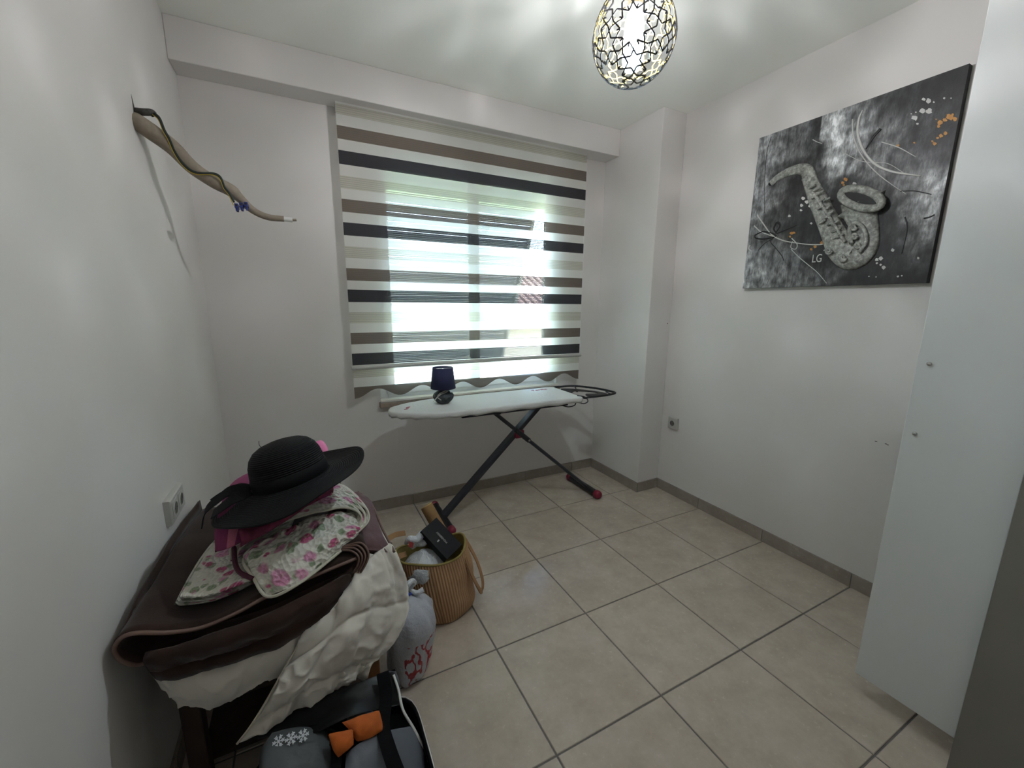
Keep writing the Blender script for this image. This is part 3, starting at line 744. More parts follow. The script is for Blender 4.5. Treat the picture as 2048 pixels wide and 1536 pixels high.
V, Fc = boxes([(.18, .92, YC - .15, YC - .125, ZT - .055, ZT - .03), (.18, .92, YC + .125, YC + .15, ZT - .055, ZT - .03), (.18, .205, YC - .15, YC + .15, ZT - .055, ZT - .03), (.895, .92, YC - .15, YC + .15, ZT - .055, ZT - .03), (.40, .43, YC - .15, YC + .15, ZT - .06, ZT - .03)])
bevel(mesh('under_frame', V, Fc, M_DARKM, ib), .004)
# thick leg (left foot up to the right) and thin leg
def bar(p, q, w, h):
    p = np.array(p, float); q = np.array(q, float); d = (q - p) / np.linalg.norm(q - p); s = np.array([0, 1., 0]); nn = np.cross(d, s)
    V = []
    for e in (p, q):
        for a, b in ((-1, -1), (1, -1), (1, 1), (-1, 1)): V.append(e + s * a * w / 2 + nn * b * h / 2)
    return V, [(0, 1, 2, 3), (7, 6, 5, 4)] + [(k, 4 + k, 4 + (k + 1) % 4, (k + 1) % 4) for k in range(4)]
bevel(mesh('leg', *bar((.112, .62, .035), (.845, .60, .745), .062, .028), M_DARKM, ib), .006)
mesh('leg', *tube([(1.22, .555, .035), (.40, .535, .745)], .0125, 12), M_DARKM, ib, smooth=False)
for (x, y0, y1) in ((.112, .445, .80), (1.22, .435, .775)):
    ft = mesh('foot_bar', *tube([(x, y0, .03), (x, y1, .03)], .021 if x < 1 else .025, 16), M_BLACK, ib)
    r = .0245 if x < 1 else .031
    for (y, s) in ((y0, -1), (y1, 1)):
        mesh('foot_cap', *tube([(x, y - s * .015, .03), (x, y + s * .012, .03), (x, y + s * .024, .03), (x, y + s * .03, .03)], [r, r, r * .8, r * .3], 18), M_RED, ft, smooth=True)
bevel(box('pivot_clamp', (.607, .672, .555, .585, .505, .56), M_RED, ib), .008)
mesh('pivot_sleeve', *tube([(.592, .54, .579), (.70, .543, .4855)], .017, 12), M_BLACK, ib)
mesh('pivot_pin', *tube([(.69, .526, .494), (.69, .519, .494)], .008, 12), M_CHROME, ib)
# iron rest
ir = [(1.03, .755), (1.10, .775), (1.20, .745), (1.285, .60), (1.315, .46), (1.30, .40), (1.20, .385), (1.08, .40), (1.035, .42)]
rest = mesh('iron_rest', *tube(crom([(x, y, ZT - .012 + (x - 1.03) * .03) for x, y in ir], 6, closed=True), .0075, 10, closed=True), M_BLACK, ib, smooth=True)
mesh('rest_wire', *tube(crom([(1.20, .745, ZT - .008), (1.17, .68, ZT - .01), (1.13, .63, ZT - .012), (1.11, .58, ZT - .012)], 5), .004, 8), M_BLACK, rest)
mesh('rest_wire', *tube(crom([(1.31, .47, ZT - .004), (1.28, .47, ZT - .004), (1.268, .45, ZT - .004), (1.262, .392, ZT - .005)], 5), .004, 8), M_BLACK, rest)
hp = [(1.05, .70), (1.10, .70), (1.17, .64), (1.235, .54), (1.26, .47), (1.25, .42), (1.18, .415), (1.10, .44), (1.12, .49), (1.20, .47), (1.215, .49), (1.19, .54), (1.15, .58), (1.10, .60), (1.05, .57)]
mesh('heat_pad', *extrude_poly(crom([(x, y, ZT - .014) for x, y in hp], 4, closed=True), (0, 0, .005)), M_BLACK, rest)
mesh('rest_cable', *tube(crom([(1.0, .43, ZT + .002), (1.04, .40, ZT - .005), (1.05, .375, ZT - .03), (1.02, .38, ZT - .045), (.985, .41, ZT - .04), (.96, .4, ZT - .055), (.91, .40, ZT - .06), (.86, .42, ZT - .045)], 6), .0035, 8), M_BLACK, ib)
mesh('drawstring', *tube(crom([aty(796, 828, .45), aty(797, 870, .46), aty(799, 915, .47), aty(800, 958, .475)], 5), .0007, 5), M_WHT, ib)
M_PRINT = mat('red_print', '#b06070', .8)
text('cover_print', 'Perilla', .05, frameM((.86, .69, ZT + .0035), (1, .05, 0), (-.05, 1, 0)), M_PRINT, ib, .0005)
text('cover_print', 'Perilla', .03, frameM((-.10, .565, ZT + .0035), (.5, 1, 0), (-1, .5, 0)), M_PRINT, ib, .0005)

# ------------------------------------------------------------------ small table lamp
TL = np.array([.128, .60, ZT + .004])
tlamp = thing('table_lamp', TL, 'small table lamp with navy shade and round dark woven base on ironing board', 'lamp')
t = NT('navy_shade'); t.b.inputs['Base Color'].default_value = lin('#262a4a'); t.b.inputs['Roughness'].default_value = .9; M_NAVY = t.m
M_BASE = mat('dark_woven_base', '#2e3436', .55, var=.3, vscale=60)
def petal(r, z, a):
    k = .05 + .95 * math.sin(min(1, max(0, z / .075)) * math.pi)
    s = .06 * abs(math.sin(a * 6 + z * 60)) * k
    return r * (1 + s), z
mesh('lamp_base', *lathe([(.032, 0), (.036, .004), (.05, .018), (.059, .034), (.061, .046), (.055, .06), (.04, .072), (.026, .078), (.022, .086), (.022, .10), (.012, .102)], 48, TL, fn=petal), M_BASE, tlamp, smooth=False)
V, Fc = lathe([(.0755, .092), (.0605, .218), (.0590, .218), (.0740, .092)], 40, TL, cap0=False, cap1=False)
k = len(V); Fc += [(3 * 40 + i, 3 * 40 + (i + 1) % 40, (i + 1) % 40, i) for i in range(40)]
shd = mesh('lamp_shade', V, Fc, M_NAVY, tlamp, smooth=True)
mesh('shade_spider', *tube([TL + [-.058, 0, .212], TL + [.058, 0, .212]], .0015, 6), M_CHROME, shd)
mesh('bulb_holder', *lathe([(.013, .10), (.013, .16), (.010, .165)], 14, TL), M_PVC, tlamp)
mesh('candle_bulb', *lathe([(.009, .163), (.016, .178), (.014, .195), (.004, .212)], 14, TL), M_WHT, tlamp, smooth=True)
M_ROPE = mat('raffia_cord', '#a8a49c', .9)
mesh('raffia_bow', *tube(crom([TL + np.array(q) for q in ((-.03, -.052, .03), (-.05, -.045, .05), (-.03, -.045, .072), (.0, -.05, .085), (.02, -.035, .09), (.03, -.02, .085), (.0, -.05, .075), (-.03, -.05, .065), (-.055, -.045, .045), (-.075, -.05, .025))], 6), .003, 7), M_ROPE, tlamp)

# ------------------------------------------------------------------ pile of bedding on a stool
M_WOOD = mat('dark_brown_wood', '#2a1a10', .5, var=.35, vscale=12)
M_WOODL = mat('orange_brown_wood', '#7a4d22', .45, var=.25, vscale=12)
stool = thing('wooden_stool', (-.73, -.25, 0), 'brown wooden stool almost hidden beneath the bedding pile', 'stool')
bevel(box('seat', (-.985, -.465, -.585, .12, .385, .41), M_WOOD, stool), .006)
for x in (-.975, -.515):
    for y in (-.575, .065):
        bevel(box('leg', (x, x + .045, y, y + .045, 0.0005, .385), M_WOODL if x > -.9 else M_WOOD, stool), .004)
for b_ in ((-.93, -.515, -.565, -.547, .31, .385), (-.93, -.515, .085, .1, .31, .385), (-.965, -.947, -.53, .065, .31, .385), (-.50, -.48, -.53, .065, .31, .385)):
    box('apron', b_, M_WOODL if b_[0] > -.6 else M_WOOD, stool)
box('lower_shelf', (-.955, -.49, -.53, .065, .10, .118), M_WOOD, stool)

# --- cream duvet
t = NT('cream_duvet'); v = t.coord(); t.b.inputs['Base Color'].default_value = lin('#c6c0b5'); t.b.inputs['Roughness'].default_value = .85
t.b.inputs['Sheen Weight'].default_value = .2
t.bump(t.noise(v, 22, 3, .5), .35, .008); M_DUV = t.m
duvet = thing('cream_duvet', (-.73, -.3, .411), 'puffy cream duvet folded under the brown blanket, one end hanging down', 'duvet')
G = [[(-1.02, .10, .47), (-.85, .11, .50), (-.65, .10, .50), (-.47, .06, .47)],
     [(-1.03, -.15, .53), (-.85, -.15, .56), (-.62, -.15, .57), (-.41, -.18, .52)],
     [(-1.02, -.45, .55), (-.85, -.45, .575), (-.62, -.42, .60), (-.39, -.42, .55)],
     [(-.99, -.63, .525), (-.85, -.64, .54), (-.64, -.62, .57), (-.42, -.58, .57)]]
sheet('folded_body', G, M_DUV, duvet, th=.10, n=8, edge=.2, puff=.0, wr=.004, wsc=9, away=(0, 0, 1), crease=(.006, 14.))
def g3(rows): return [[(aty(u, v_, y)) for u, v_, y in r] for r in rows]
# lower lip at the front left
G = g3([[(300, 1340, -.66), (375, 1335, -.67), (450, 1315, -.68), (530, 1285, -.68), (610, 1235, -.66), (680, 1190, -.62)],
        [(312, 1362, -.675), (385, 1362, -.70), (455, 1345, -.705), (530, 1318, -.70), (590, 1275, -.68), (670, 1235, -.64)],
        [(330, 1380, -.67), (392, 1388, -.695), (455, 1378, -.70), (520, 1345, -.695), (575, 1320, -.68), (660, 1285, -.64)],
        [(352, 1390, -.65), (402, 1403, -.67), (458, 1392, -.67), (512, 1362, -.67), (560, 1352, -.66), (650, 1320, -.62)]])
sheet('hanging_lip', G, M_DUV, duvet, th=.05, n=12, edge=.22, puff=.014, wr=.003, wsc=9, crease=(.010, 17.))
# big flap falling to the front
G = g3([[(640, 1225, -.655), (690, 1165, -.63), (735, 1120, -.60), (785, 1085, -.55)],
        [(592, 1292, -.69), (655, 1240, -.70), (725, 1180, -.67), (812, 1160, -.53)],
        [(562, 1345, -.71), (632, 1300, -.735), (715, 1240, -.71), (816, 1215, -.55)],
        [(532, 1400, -.725), (605, 1355, -.75), (690, 1300, -.73), (795, 1268, -.60)],
        [(502, 1450, -.735), (580, 1405, -.755), (665, 1350, -.74), (762, 1312, -.65)],
        [(470, 1490, -.74), (560, 1444, -.75), (650, 1392, -.735), (736, 1336, -.69)]])
sheet('hanging_flap', G, M_DUV, duvet, th=.07, n=16, edge=.2, puff=.006, wr=.003, wsc=9, seed=3., quilt=(.13, .15, .026), crease=(.011, 17.))
# hem seam along the fold between flap and lip
mesh('piped_seam', *tube(crom([aty(652, 1218, -.668), aty(600, 1285, -.705), aty(566, 1343, -.722), aty(534, 1400, -.737), aty(503, 1450, -.747), aty(474, 1488, -.75)], 6), .0028, 6), mat('duvet_piping', '#b3ab98', .9), duvet)

# --- brown plush blanket : folded profile swept from front to back
t = NT('brown_plush'); v = t.coord(); f = t.noise(v, 9, 3)
t.l(t.ramp(f, [(.3, lin('#271b16')), (.7, lin('#382922'))]), t.b.inputs['Base Color']); t.b.inputs['Roughness'].default_value = .95; t.b.inputs['Sheen Weight'].default_value = .15
t.b.inputs['Specular IOR Level'].default_value = .15
t.bump(t.noise(v, 300, 2), .3, .002); M_BRN = t.m
M_PIPE = mat('brown_satin_piping', '#6a5247', .5)
blanket = thing('brown_blanket', (-.73, -.3, .56), 'dark brown plush blanket folded in layers with a lighter piped edge', 'blanket')
prof = [(715, 1118, -.64), (640, 1148, -.66), (535, 1197, -.685), (473, 1230, -.69), (405, 1257, -.695), (337, 1267, -.70), (279, 1269, -.70), (247, 1276, -.70), (231, 1291, -.70), (227, 1307, -.695), (240, 1324, -.69), (266, 1333, -.685), (292, 1328, -.68),
        (330, 1315, -.685), (400, 1300, -.69), (470, 1280, -.695), (540, 1255, -.695), (610, 1215, -.685), (660, 1180, -.67), (692, 1158, -.66), (715, 1128, -.645), (708, 1118, -.635)]
PP = np.array([aty(*q) for q in prof]); PP = crom(PP, 5)
NY = 26; V = []
Np = len(PP)
yb = .10
for k in range(NY + 1):
    s = k / NY
    for i in range(Np):
        p = PP[i].copy(); y0 = p[1]; q = p.copy(); q[1] = y0 + (yb - y0) * s
        top = i < Np * .36
        # the stack slumps towards the back, along the left wall
        q[2] = p[2] - (.07 if top else .03) * s ** 1.3 * (1.2 if p[0] < -.9 else .8)
        if p[0] < -.95: q[0] = max(q[0] + .004 * math.sin(s * 7), -1.036)
        if not top and p[2] < .66: q[2] += .03 * min(1, s * 4) * (1 - min(1, s * 1.0))
        q[2] += .004 * mnoise.noise(Vector((q[0] * 9, q[1] * 9, 1.3)))
        if k == 0: q[1] += .008
        V.append(q)
Fc = [(k * Np + i, k * Np + i + 1, k * Np + Np + i + 1, k * Np + Np + i) for k in range(NY) for i in range(Np - 1)]
bo = mesh('folded_layers', V, Fc, M_BRN, blanket, smooth=True)
md = bo.modifiers.new('thickness', 'SOLIDIFY'); md.thickness = .012; md.offset = 0
mesh('piped_edge', *tube(np.array([V[i] for i in range(int(Np * .60))]) - [0, .002, 0], .0048, 8), M_PIPE, blanket, smooth=True)
# inner lower layer peeking out below
G = g3([[(290, 1306, -.685), (345, 1293, -.70), (440, 1262, -.71), (530, 1228, -.71), (620, 1185, -.695), (700, 1145, -.66)],
        [(287, 1322, -.70), (352, 1308, -.715), (450, 1280, -.73), (540, 1246, -.725), (630, 1200, -.705), (703, 1158, -.665)],
        [(296, 1340, -.69), (370, 1322, -.70), (465, 1296, -.705), (555, 1262, -.705), (640, 1214, -.69), (698, 1170, -.655)],
        [(306, 1352, -.695), (388, 1334, -.71), (485, 1308, -.72), (568, 1275, -.71), (640, 1230, -.69), (690, 1182, -.655)],
        [(318, 1364, -.67), (405, 1342, -.685), (507, 1312, -.69), (576, 1284, -.69), (632, 1244, -.675), (676, 1196, -.65)]])
lo = sheet('lower_fold', G, M_BRN, blanket, th=.05, n=9, edge=.18, puff=.008, wr=.006, wsc=12)
mesh('lower_piping', *tube(crom(g3([[(318, 1364, -.672), (405, 1344, -.69), (507, 1314, -.695), (576, 1286, -.69)]])[0], 6), .0035, 7), M_PIPE, lo)
# rolled layers at the right end
for k in range(4):
    o_ = k * 6.5
    G = g3([[(700 - o_, 1165 - o_ * .4, -.62), (724 - o_ * .8, 1140, -.64), (737 - o_, 1108 + o_ * .4, -.64), (722 - o_, 1085 + o_ * .8, -.62), (690 - o_, 1090 + o_ * .5, -.60)]])[0]
    path = crom(G, 6); V = []
    for s in (0, 1, 2, 3):
        V += [q + np.array([0, .05 * s, .0]) for q in path]
    n_ = len(path); Fc = [(s * n_ + i, s * n_ + i + 1, s * n_ + n_ + i + 1, s * n_ + n_ + i) for s in range(3) for i in range(n_ - 1)]
    rf = mesh('rolled_end', V, Fc, M_BRN, blanket, smooth=True); md = rf.modifiers.new('thickness', 'SOLIDIFY'); md.thickness = .006
    mesh('end_piping', *tube(path - [0, .003, 0], .0028, 6), M_PIPE, rf)

# --- mauve brown quilted cushion behind
t = NT('mauve_quilting'); v = t.coord(); t.b.inputs['Base Color'].default_value = lin('#54383a'); t.b.inputs['Roughness'].default_value = .7; t.bump(t.noise(v, 45, 3), .4, .006); M_MAUVE = t.m
cush = thing('mauve_cushion', (-.5, -.4, .62), 'mauve brown quilted cushion with piped corner behind the floral quilt', 'cushion')
G = [[atz(650, 1000, .73), atz(690, 985, .735), atz(716, 984, .725)],
     [atz(660, 1040, .73), atz(705, 1015, .735), atz(745, 1005, .70)],
     [atz(670, 1080, .70), atz(720, 1060, .70), atz(762, 1062, .665)],
     [atz(690, 1110, .665), atz(735, 1100, .66), atz(788, 1106, .625)]]
sheet('cushion_cover', G, M_MAUVE, cush, th=.05, n=10, edge=.2, puff=.008, wr=.002, wsc=10, quilt=(.06, .06, .004))
mesh('cushion_piping', *tube(crom([atz(716, 984, .727), atz(746, 1015, .70), atz(766, 1060, .665), atz(789, 1104, .628)], 6), .004, 7), M_PIPE, cush)

# --- floral quilt
def floral():
    t = NT('floral_quilting'); tc = t.n('TexCoord'); uv = tc.outputs['UV']
    def spots(scale, off, lo, hi, col1, col2, under, nz=.05):
        mp = t.n('Mapping'); mp.inputs['Location'].default_value = (off, off * .7, 0); mp.inputs['Scale'].default_value = (scale, scale, scale); t.l(uv, mp.inputs['Vector'])
        ns = t.n('TexNoise', i_Scale=1.6, i_Detail=3.0); t.l(mp.outputs[0], ns.inputs['Vector'])
        ad = t.mix(.45, mp.outputs[0], ns.outputs['Color'], 'ADD')
        vo = t.n('TexVoronoi', feature='F1'); vo.inputs['Scale'].default_value = 1.0; t.l(ad, vo.inputs['Vector'])
        rnd_ = t.n('SeparateColor'); t.l(vo.outputs['Color'], rnd_.inputs[0])
        dd = t.math('ADD', vo.outputs['Distance'], t.math('MULTIPLY', rnd_.outputs[0], .22))
        msk = t.ramp(dd, [(lo, (1, 1, 1, 1)), (hi, (0, 0, 0, 1))])
        n2 = t.n('TexNoise', i_Scale=4.5, i_Detail=3.0); t.l(mp.outputs[0], n2.inputs['Vector'])
        colr = t.ramp(n2.outputs['Fac'], [(.35, lin(col1)), (.62, lin(col2))])
        mk = t.math('MULTIPLY', msk, t.ramp(n2.outputs['Fac'], [(.3, (.45, .45, .45, 1)), (.5, (1, 1, 1, 1))]))
        return t.mix(mk, under, colr)
    c = spots(24, 0.3, .40, .47, '#5d7350', '#93a084', lin('#cbc8bb'))
    c = spots(17, 3.1, .40, .50, '#a83f74', '#cf9db4', c)
    c = spots(21, 7.7, .33, .40, '#8e2747', '#b8597f', c)
    t.l(c, t.b.inputs['Base Color']); t.b.inputs['Roughness'].default_value = .85
    vo = t.n('TexVoronoi', feature='F1'); vo.inputs['Scale'].default_value = 85.0; t.l(uv, vo.inputs['Vector'])
    t.bump(vo.outputs['Distance'], .9, .007); return t.m
M_FLOR = floral()
M_BIND = mat('quilt_binding_and_gap_plum', '#4d1f30', .8); M_BINDW = mat('quilt_edge_cream', '#b9b5a4', .9)
quilt = thing('floral_quilt', (-.72, -.45, .68), 'cream quilt with pink roses folded on the brown blanket', 'quilt')
def gz(rows): return [[atz(*q) for q in r] for r in rows]
for k, dz in enumerate((0, .014, .028)):
    e = (2 - k) * 2.0
    G = gz([[(448 - e, 1062, .665 + dz), (520, 1040, .675 + dz), (600, 1010, .68 + dz)],
            [(412 - e, 1105, .662 + dz), (490, 1090, .675 + dz), (580, 1060, .68 + dz)],
            [(382 - e, 1152, .665 + dz), (470, 1135, .672 + dz), (560, 1105, .68 + dz)],
            [(352 - e + k * 1.5, 1197 + e * 3.2, .67 + dz), (425 - k * 3, 1192 + e * 1.8, .67 + dz), (508, 1160 + e * .8, .672 + dz)]])
    fl = sheet('folded_layer', G, M_FLOR, quilt, th=.014, n=12, edge=.06, puff=.003, wr=.0014, wsc=22, seed=k * 2.3, uvs=1.0)
# front flap that drapes
G = gz([[(486, 1112, .725), (565, 1064, .750), (640, 1032, .760), (712, 1026, .748)],
        [(490, 1130, .722), (562, 1092, .748), (645, 1058, .755), (716, 1050, .738)],
        [(503, 1150, .705), (562, 1122, .735), (650, 1082, .745), (724, 1058, .725)],
        [(536, 1192, .675), (592, 1168, .695), (655, 1120, .70), (700, 1085, .70)]])
fl = sheet('draped_flap', G, M_FLOR, quilt, th=.022, n=16, edge=.07, puff=.006, wr=.004, wsc=12, seed=5.1, crease=(.007, 22.))
mesh('cream_edge', *tube(crom([atz(487, 1118, .725), atz(490, 1132, .725), atz(505, 1152, .708), atz(535, 1193, .676), atz(593, 1170, .697), atz(657, 1122, .702), atz(702, 1084, .702)], 6), .004, 7), M_BINDW, fl)
# rolled layers round the right-hand end
for k in range(3):
    q = k * 8.0
    path = crom(gz([[(462 + q * .5, 1118, .715), (466 + q, 1090 + q * .3, .735), (500 + q, 1058 + q * .7, .758), (560 + q * .6, 1030 + q * .8, .775), (640, 1008 + q * .9, .785), (698 - q * .3, 1000 + q * .9, .780), (732 - q * .8, 1018 + q * .6, .762), (736 - q, 1042 + q * .1, .742), (714 - q, 1066 - q * .3, .725)]])[0], 7)
    rows = [path]
    for r_ in range(1, 6): rows.append(path + np.array([-.006, .035, .006]) * r_ + np.array([0, 0, -.0016]) * r_ * r_)
    V = np.concatenate(rows); n_ = len(path); V = V + np.array([[0, 0, .003 * mnoise.noise(Vector(p_ * 22))] for p_ in V])
    Fc = [(s_ * n_ + i, s_ * n_ + i + 1, s_ * n_ + n_ + i + 1, s_ * n_ + n_ + i) for s_ in range(5) for i in range(n_ - 1)]
    al = np.concatenate([[0], np.cumsum(np.linalg.norm(np.diff(path, axis=0), axis=1))])
    UVr = np.array([(al[i] + k * .3, s_ * .036) for s_ in range(6) for i in range(n_)])
    rl = mesh('rolled_layer', V, Fc, M_FLOR, quilt, smooth=True, uv=UVr); md = rl.modifiers.new('thickness', 'SOLIDIFY'); md.thickness = .007; md.offset = 0
    mesh('cream_edge', *tube(V[:n_] - [0, .002, 0], .0034, 7), M_BINDW, rl)
    if k < 2: mesh('plum_binding_and_gap', *tube(V[:n_] - np.array([0, -.001, .0062]), .0024, 6), M_BIND, rl)  # dark line put in for the shaded gap between rolled layers
mesh('plum_binding_and_gap', *tube(crom(gz([[(468, 1095, .735), (470, 1125, .725), (480, 1145, .715), (506, 1158, .705)]])[0], 6), .006, 8), M_BIND, quilt)

# --- plum and pink throw
t = NT('plum_pink_knit'); tc = t.n('TexCoord'); sx = t.n('SeparateXYZ'); t.l(tc.outputs['UV'], sx.inputs[0])
f = t.math('FRACT', t.math('MULTIPLY', sx.outputs[0], 11.0)); g_ = t.math('GREATER_THAN', f, .62)
t.l(t.mix(g_, lin('#7d3358'), lin('#b9677f')), t.b.inputs['Base Color']); t.b.inputs['Roughness'].default_value = .95
wv = t.n('TexWave', i_Scale=90.0); t.l(tc.outputs['UV'], wv.inputs['Vector']); t.bump(wv.outputs['Fac'], .4, .002); M_THROW = t.m
throw = thing('pink_throw', (-.72, -.42, .78), 'plum and pink striped knitted throw folded under the black hat', 'throw')
G = gz([[(520, 935, .83), (580, 925, .835), (640, 915, .835), (690, 935, .82)],
        [(462, 968, .83), (540, 968, .84), (610, 955, .84), (680, 952, .82)],
        [(432, 1045, .805), (500, 1025, .815), (580, 990, .815), (668, 972, .805)],
        [(430, 1105, .755), (480, 1085, .765), (560, 1035, .79), (664, 990, .792)]])
sheet('folded_throw', G, M_THROW, throw, th=.03, n=12, edge=.12, puff=.004, wr=.003, wsc=14, seed=2.)
G = gz([[(476, 1062, .80), (540, 1030, .805), (600, 1000, .805), (665, 965, .81)], [(482, 1080, .785), (545, 1046, .795), (605, 1010, .80), (667, 980, .80)], [(480, 1095, .765), (550, 1056, .78), (610, 1018, .785), (664, 990, .785)]])
sheet('lower_edge', G, mat('plum_fringe', '#6e2a42', .95, var=.35, vscale=50), throw, th=.02, n=8, edge=.25, puff=.004, wr=.003, wsc=25)
mesh('loose_thread', *tube(crom([atz(602, 1001, .812), atz(622, 990, .82), atz(637, 985, .822), atz(648, 976, .826), atz(642, 969, .83), atz(632, 972, .83)], 6), .0022, 6), M_BINDW, throw)
pk = tag(sheet('pink_cloth', gz([[(610, 905, .87), (640, 882, .90), (655, 900, .87)], [(610, 915, .865), (638, 890, .90), (656, 910, .865)], [(608, 925, .855), (636, 905, .88), (657, 920, .855)]]), mat('bright_pink_cloth', '#d87ba6', .9), None, th=.02, n=6, edge=.3, puff=.008), 'bright pink cloth bump peeking out behind the black hat', 'cloth')

# --- black sun hat
t = NT('black_straw'); v = t.coord('Object'); t.b.inputs['Base Color'].default_value = lin('#0b0b0d'); t.b.inputs['Roughness'].default_value = .75; t.b.inputs['Specular IOR Level'].default_value = .25
ua = t.n('TexCoord'); sxx = t.n('SeparateXYZ'); t.l(ua.outputs['UV'], sxx.inputs[0]); sw = t.math('SINE', t.math('MULTIPLY', sxx.outputs[1], 1100.)); t.bump(sw, .6, .003); M_STRAW = t.m
HC = np.array([-.668, -.452, .876])
hat = thing('sun_hat', HC - [0, 0, .03], 'wide brimmed black straw sun hat lying on top of the bedding pile', 'hat')
Rh = np.array(Matrix.Rotation(math.radians(-12), 3, 'Y') @ Matrix.Rotation(math.radians(-8), 3, 'X'))
def hatmesh(prof, n=64, fn=None):
    V, UV, Fc = [], [], []
    L = 0; last = None
    for (r, z) in prof:
        if last: L += math.hypot(r - last[0], z - last[1])
        last = (r, z)
        for k in range(n):
            a = 2 * math.pi * k / n; rr, zz = (fn(r, z, a) if fn else (r, z))
            V.append(HC + Rh @ np.array([rr * math.cos(a) * 1.0, rr * math.sin(a) * 1.06, zz])); UV.append((a, L))
    for i in range(len(prof) - 1):
        for k in range(n):
            q = (k + 1) % n; Fc.append((i * n + k, i * n + q, i * n + n + q, i * n + n + k))
    return V, Fc, UV
def brimf(r, z, a):
    k = max(0, (r - .1) / .105)
    # front drops, right end turns up
    zz = z - k * .030 * (.5 - .5 * math.sin(a)) * 1.2 + k * k * .028 * max(0, math.cos(a)) - k * .01 * max(0, -math.cos(a)) + .004 * k * math.sin(5 * a + 1)
    return r * (1 + .03 * k * math.cos(2 * a)), zz
bp = [(.098, .0)] + [(.098 + .107 * i / 12, -.006 * math.sin(i / 12 * 3)) for i in range(1, 13)]
V, Fc, UV = hatmesh(bp, fn=brimf); br = mesh('brim', V, Fc, M_STRAW, hat, smooth=True, uv=UV); md = br.modifiers.new('thickness', 'SOLIDIFY'); md.thickness = .003
cpf = [(.0995, -.002), (.101, .02), (.1, .045), (.096, .07), (.088, .09), (.074, .106), (.055, .116), (.032, .121), (.003, .123)]
V, Fc, UV = hatmesh(cpf); Fc.append(tuple(range(len(V) - 64, len(V)))); mesh('crown', V, Fc, M_STRAW, hat, smooth=True, uv=UV)
V, Fc, UV = hatmesh([(.1015, .001), (.1035, .004), (.1040, .02), (.1020, .034), (.0995, .035)]); hb = mesh('hat_band', V, Fc, mat('black_ribbon', '#050506', .8, spec=.2), hat, smooth=True)
def hp(x, y, z): return HC + Rh @ np.array([x, y, z])
M_RIB = bpy.data.materials['black_ribbon']
for k, pts_ in enumerate((((-.10, -.03, .02), (-.14, -.04, .035), (-.18, -.03, .02), (-.215, -.02, .0), (-.235, -.02, -.04)), ((-.10, -.02, .015), (-.135, .0, .025), (-.17, .01, .02), (-.2, .0, .012)), ((-.10, -.05, .018), (-.13, -.08, .02), (-.165, -.085, .008), (-.19, -.07, -.004)))):
    mesh('ribbon_tail', *band(crom([hp(*q) for q in pts_], 6), Rh @ np.array([.1, 1, .5]), [.03, .04, .035, .03], .002), M_RIB, hb)
mesh('loose_straw', *tube(crom([hp(-.045, .0, .115), hp(-.05, .0, .125), hp(-.048, .003, .137)], 4), .0008, 5), M_RIB, hat)

# ------------------------------------------------------------------ basket bag and what is in it
t = NT('tan_corduroy'); tc = t.n('TexCoord'); sx = t.n('SeparateXYZ'); t.l(tc.outputs['UV'], sx.inputs[0])
wv = t.math('SINE', t.math('MULTIPLY', sx.outputs[0], 2 * math.pi * 80)); v = t.coord(); nn_ = t.noise(v, 9, 4)
base_ = t.ramp(nn_, [(.3, lin('#a8825f')), (.7, lin('#c49c74'))]); t.l(t.mix(t.math('MULTIPLY', t.math('ADD', wv, 1.0), .16), base_, lin('#7d5c3c')), t.b.inputs['Base Color'])
t.b.inputs['Roughness'].default_value = .9; t.bump(wv, .6, .004); M_CORD = t.m
M_LINE = mat('yellow_lining', '#8f8048', .85, var=.15, vscale=20)
BC = np.array([-.118, -.125, 0.0])
basket = thing('tote_basket', BC, 'tan corduroy tote bag standing open on the floor beside the bedding', 'bag')
NB = 64
def bag_pt(a, s, inset=0.):
    """a angle, s height 0..1"""
    r = (.142 + .022 * math.sin(s * 2.4)) - inset
    cx_ = BC[0] - .05 * s; cy_ = BC[1] + .01 * s
    f = 1 + .02 * math.sin(3 * a + 4 * s) * s + .012 * math.sin(7 * a - 5 * s)
    rim = .305 + .02 * math.cos(2 * a) - .015 * math.sin(a) + .008 * math.sin(3 * a + 1)
    z = s * rim
    if s < .12: r *= .90 + .1 * math.sqrt(max(0, 1 - (1 - s / .12) ** 2))
    sag = .01 * math.sin(s * 14 + 2 * a) * (1 if s < .5 else .3)
    return (cx_ + (r * f + sag * .5) * math.cos(a) * 1.0, cy_ + (r * f + sag * .5) * math.sin(a) * .82, z + .001)
levels = list(np.linspace(0, 1, 22)); V, Fc, UV = [], [], []
for s in levels:
    for k in range(NB): V.append(bag_pt(2 * math.pi * k / NB, s)); UV.append((k / NB if k <= NB / 2 else 1 - k / NB, s))
for i in range(len(levels) - 1):
    for k in range(NB): Fc.append((i * NB + k, i * NB + (k + 1) % NB, i * NB + NB + (k + 1) % NB, i * NB + NB + k))
Fc.append(tuple(range(NB))[::-1])
mesh('bag_body', V, Fc, M_CORD, basket, smooth=True, uv=UV)
V, Fc = [], []
for s in np.linspace(1.0, .55, 8):
    for k in range(NB): V.append(bag_pt(2 * math.pi * k / NB, s, .006))
for i in range(7):
    for k in range(NB): Fc.append((i * NB + k, i * NB + (k + 1) % NB, i * NB + NB + (k + 1) % NB, i * NB + NB + k))
Fc.append(tuple(range(7 * NB, 8 * NB)))
mesh('bag_lining', V, Fc, M_LINE, basket, smooth=True)
mesh('rim_binding', *tube([bag_pt(2 * math.pi * k / NB, 1.0, .003) for k in range(NB)], .005, 8, closed=True), M_LINE, basket, smooth=True)
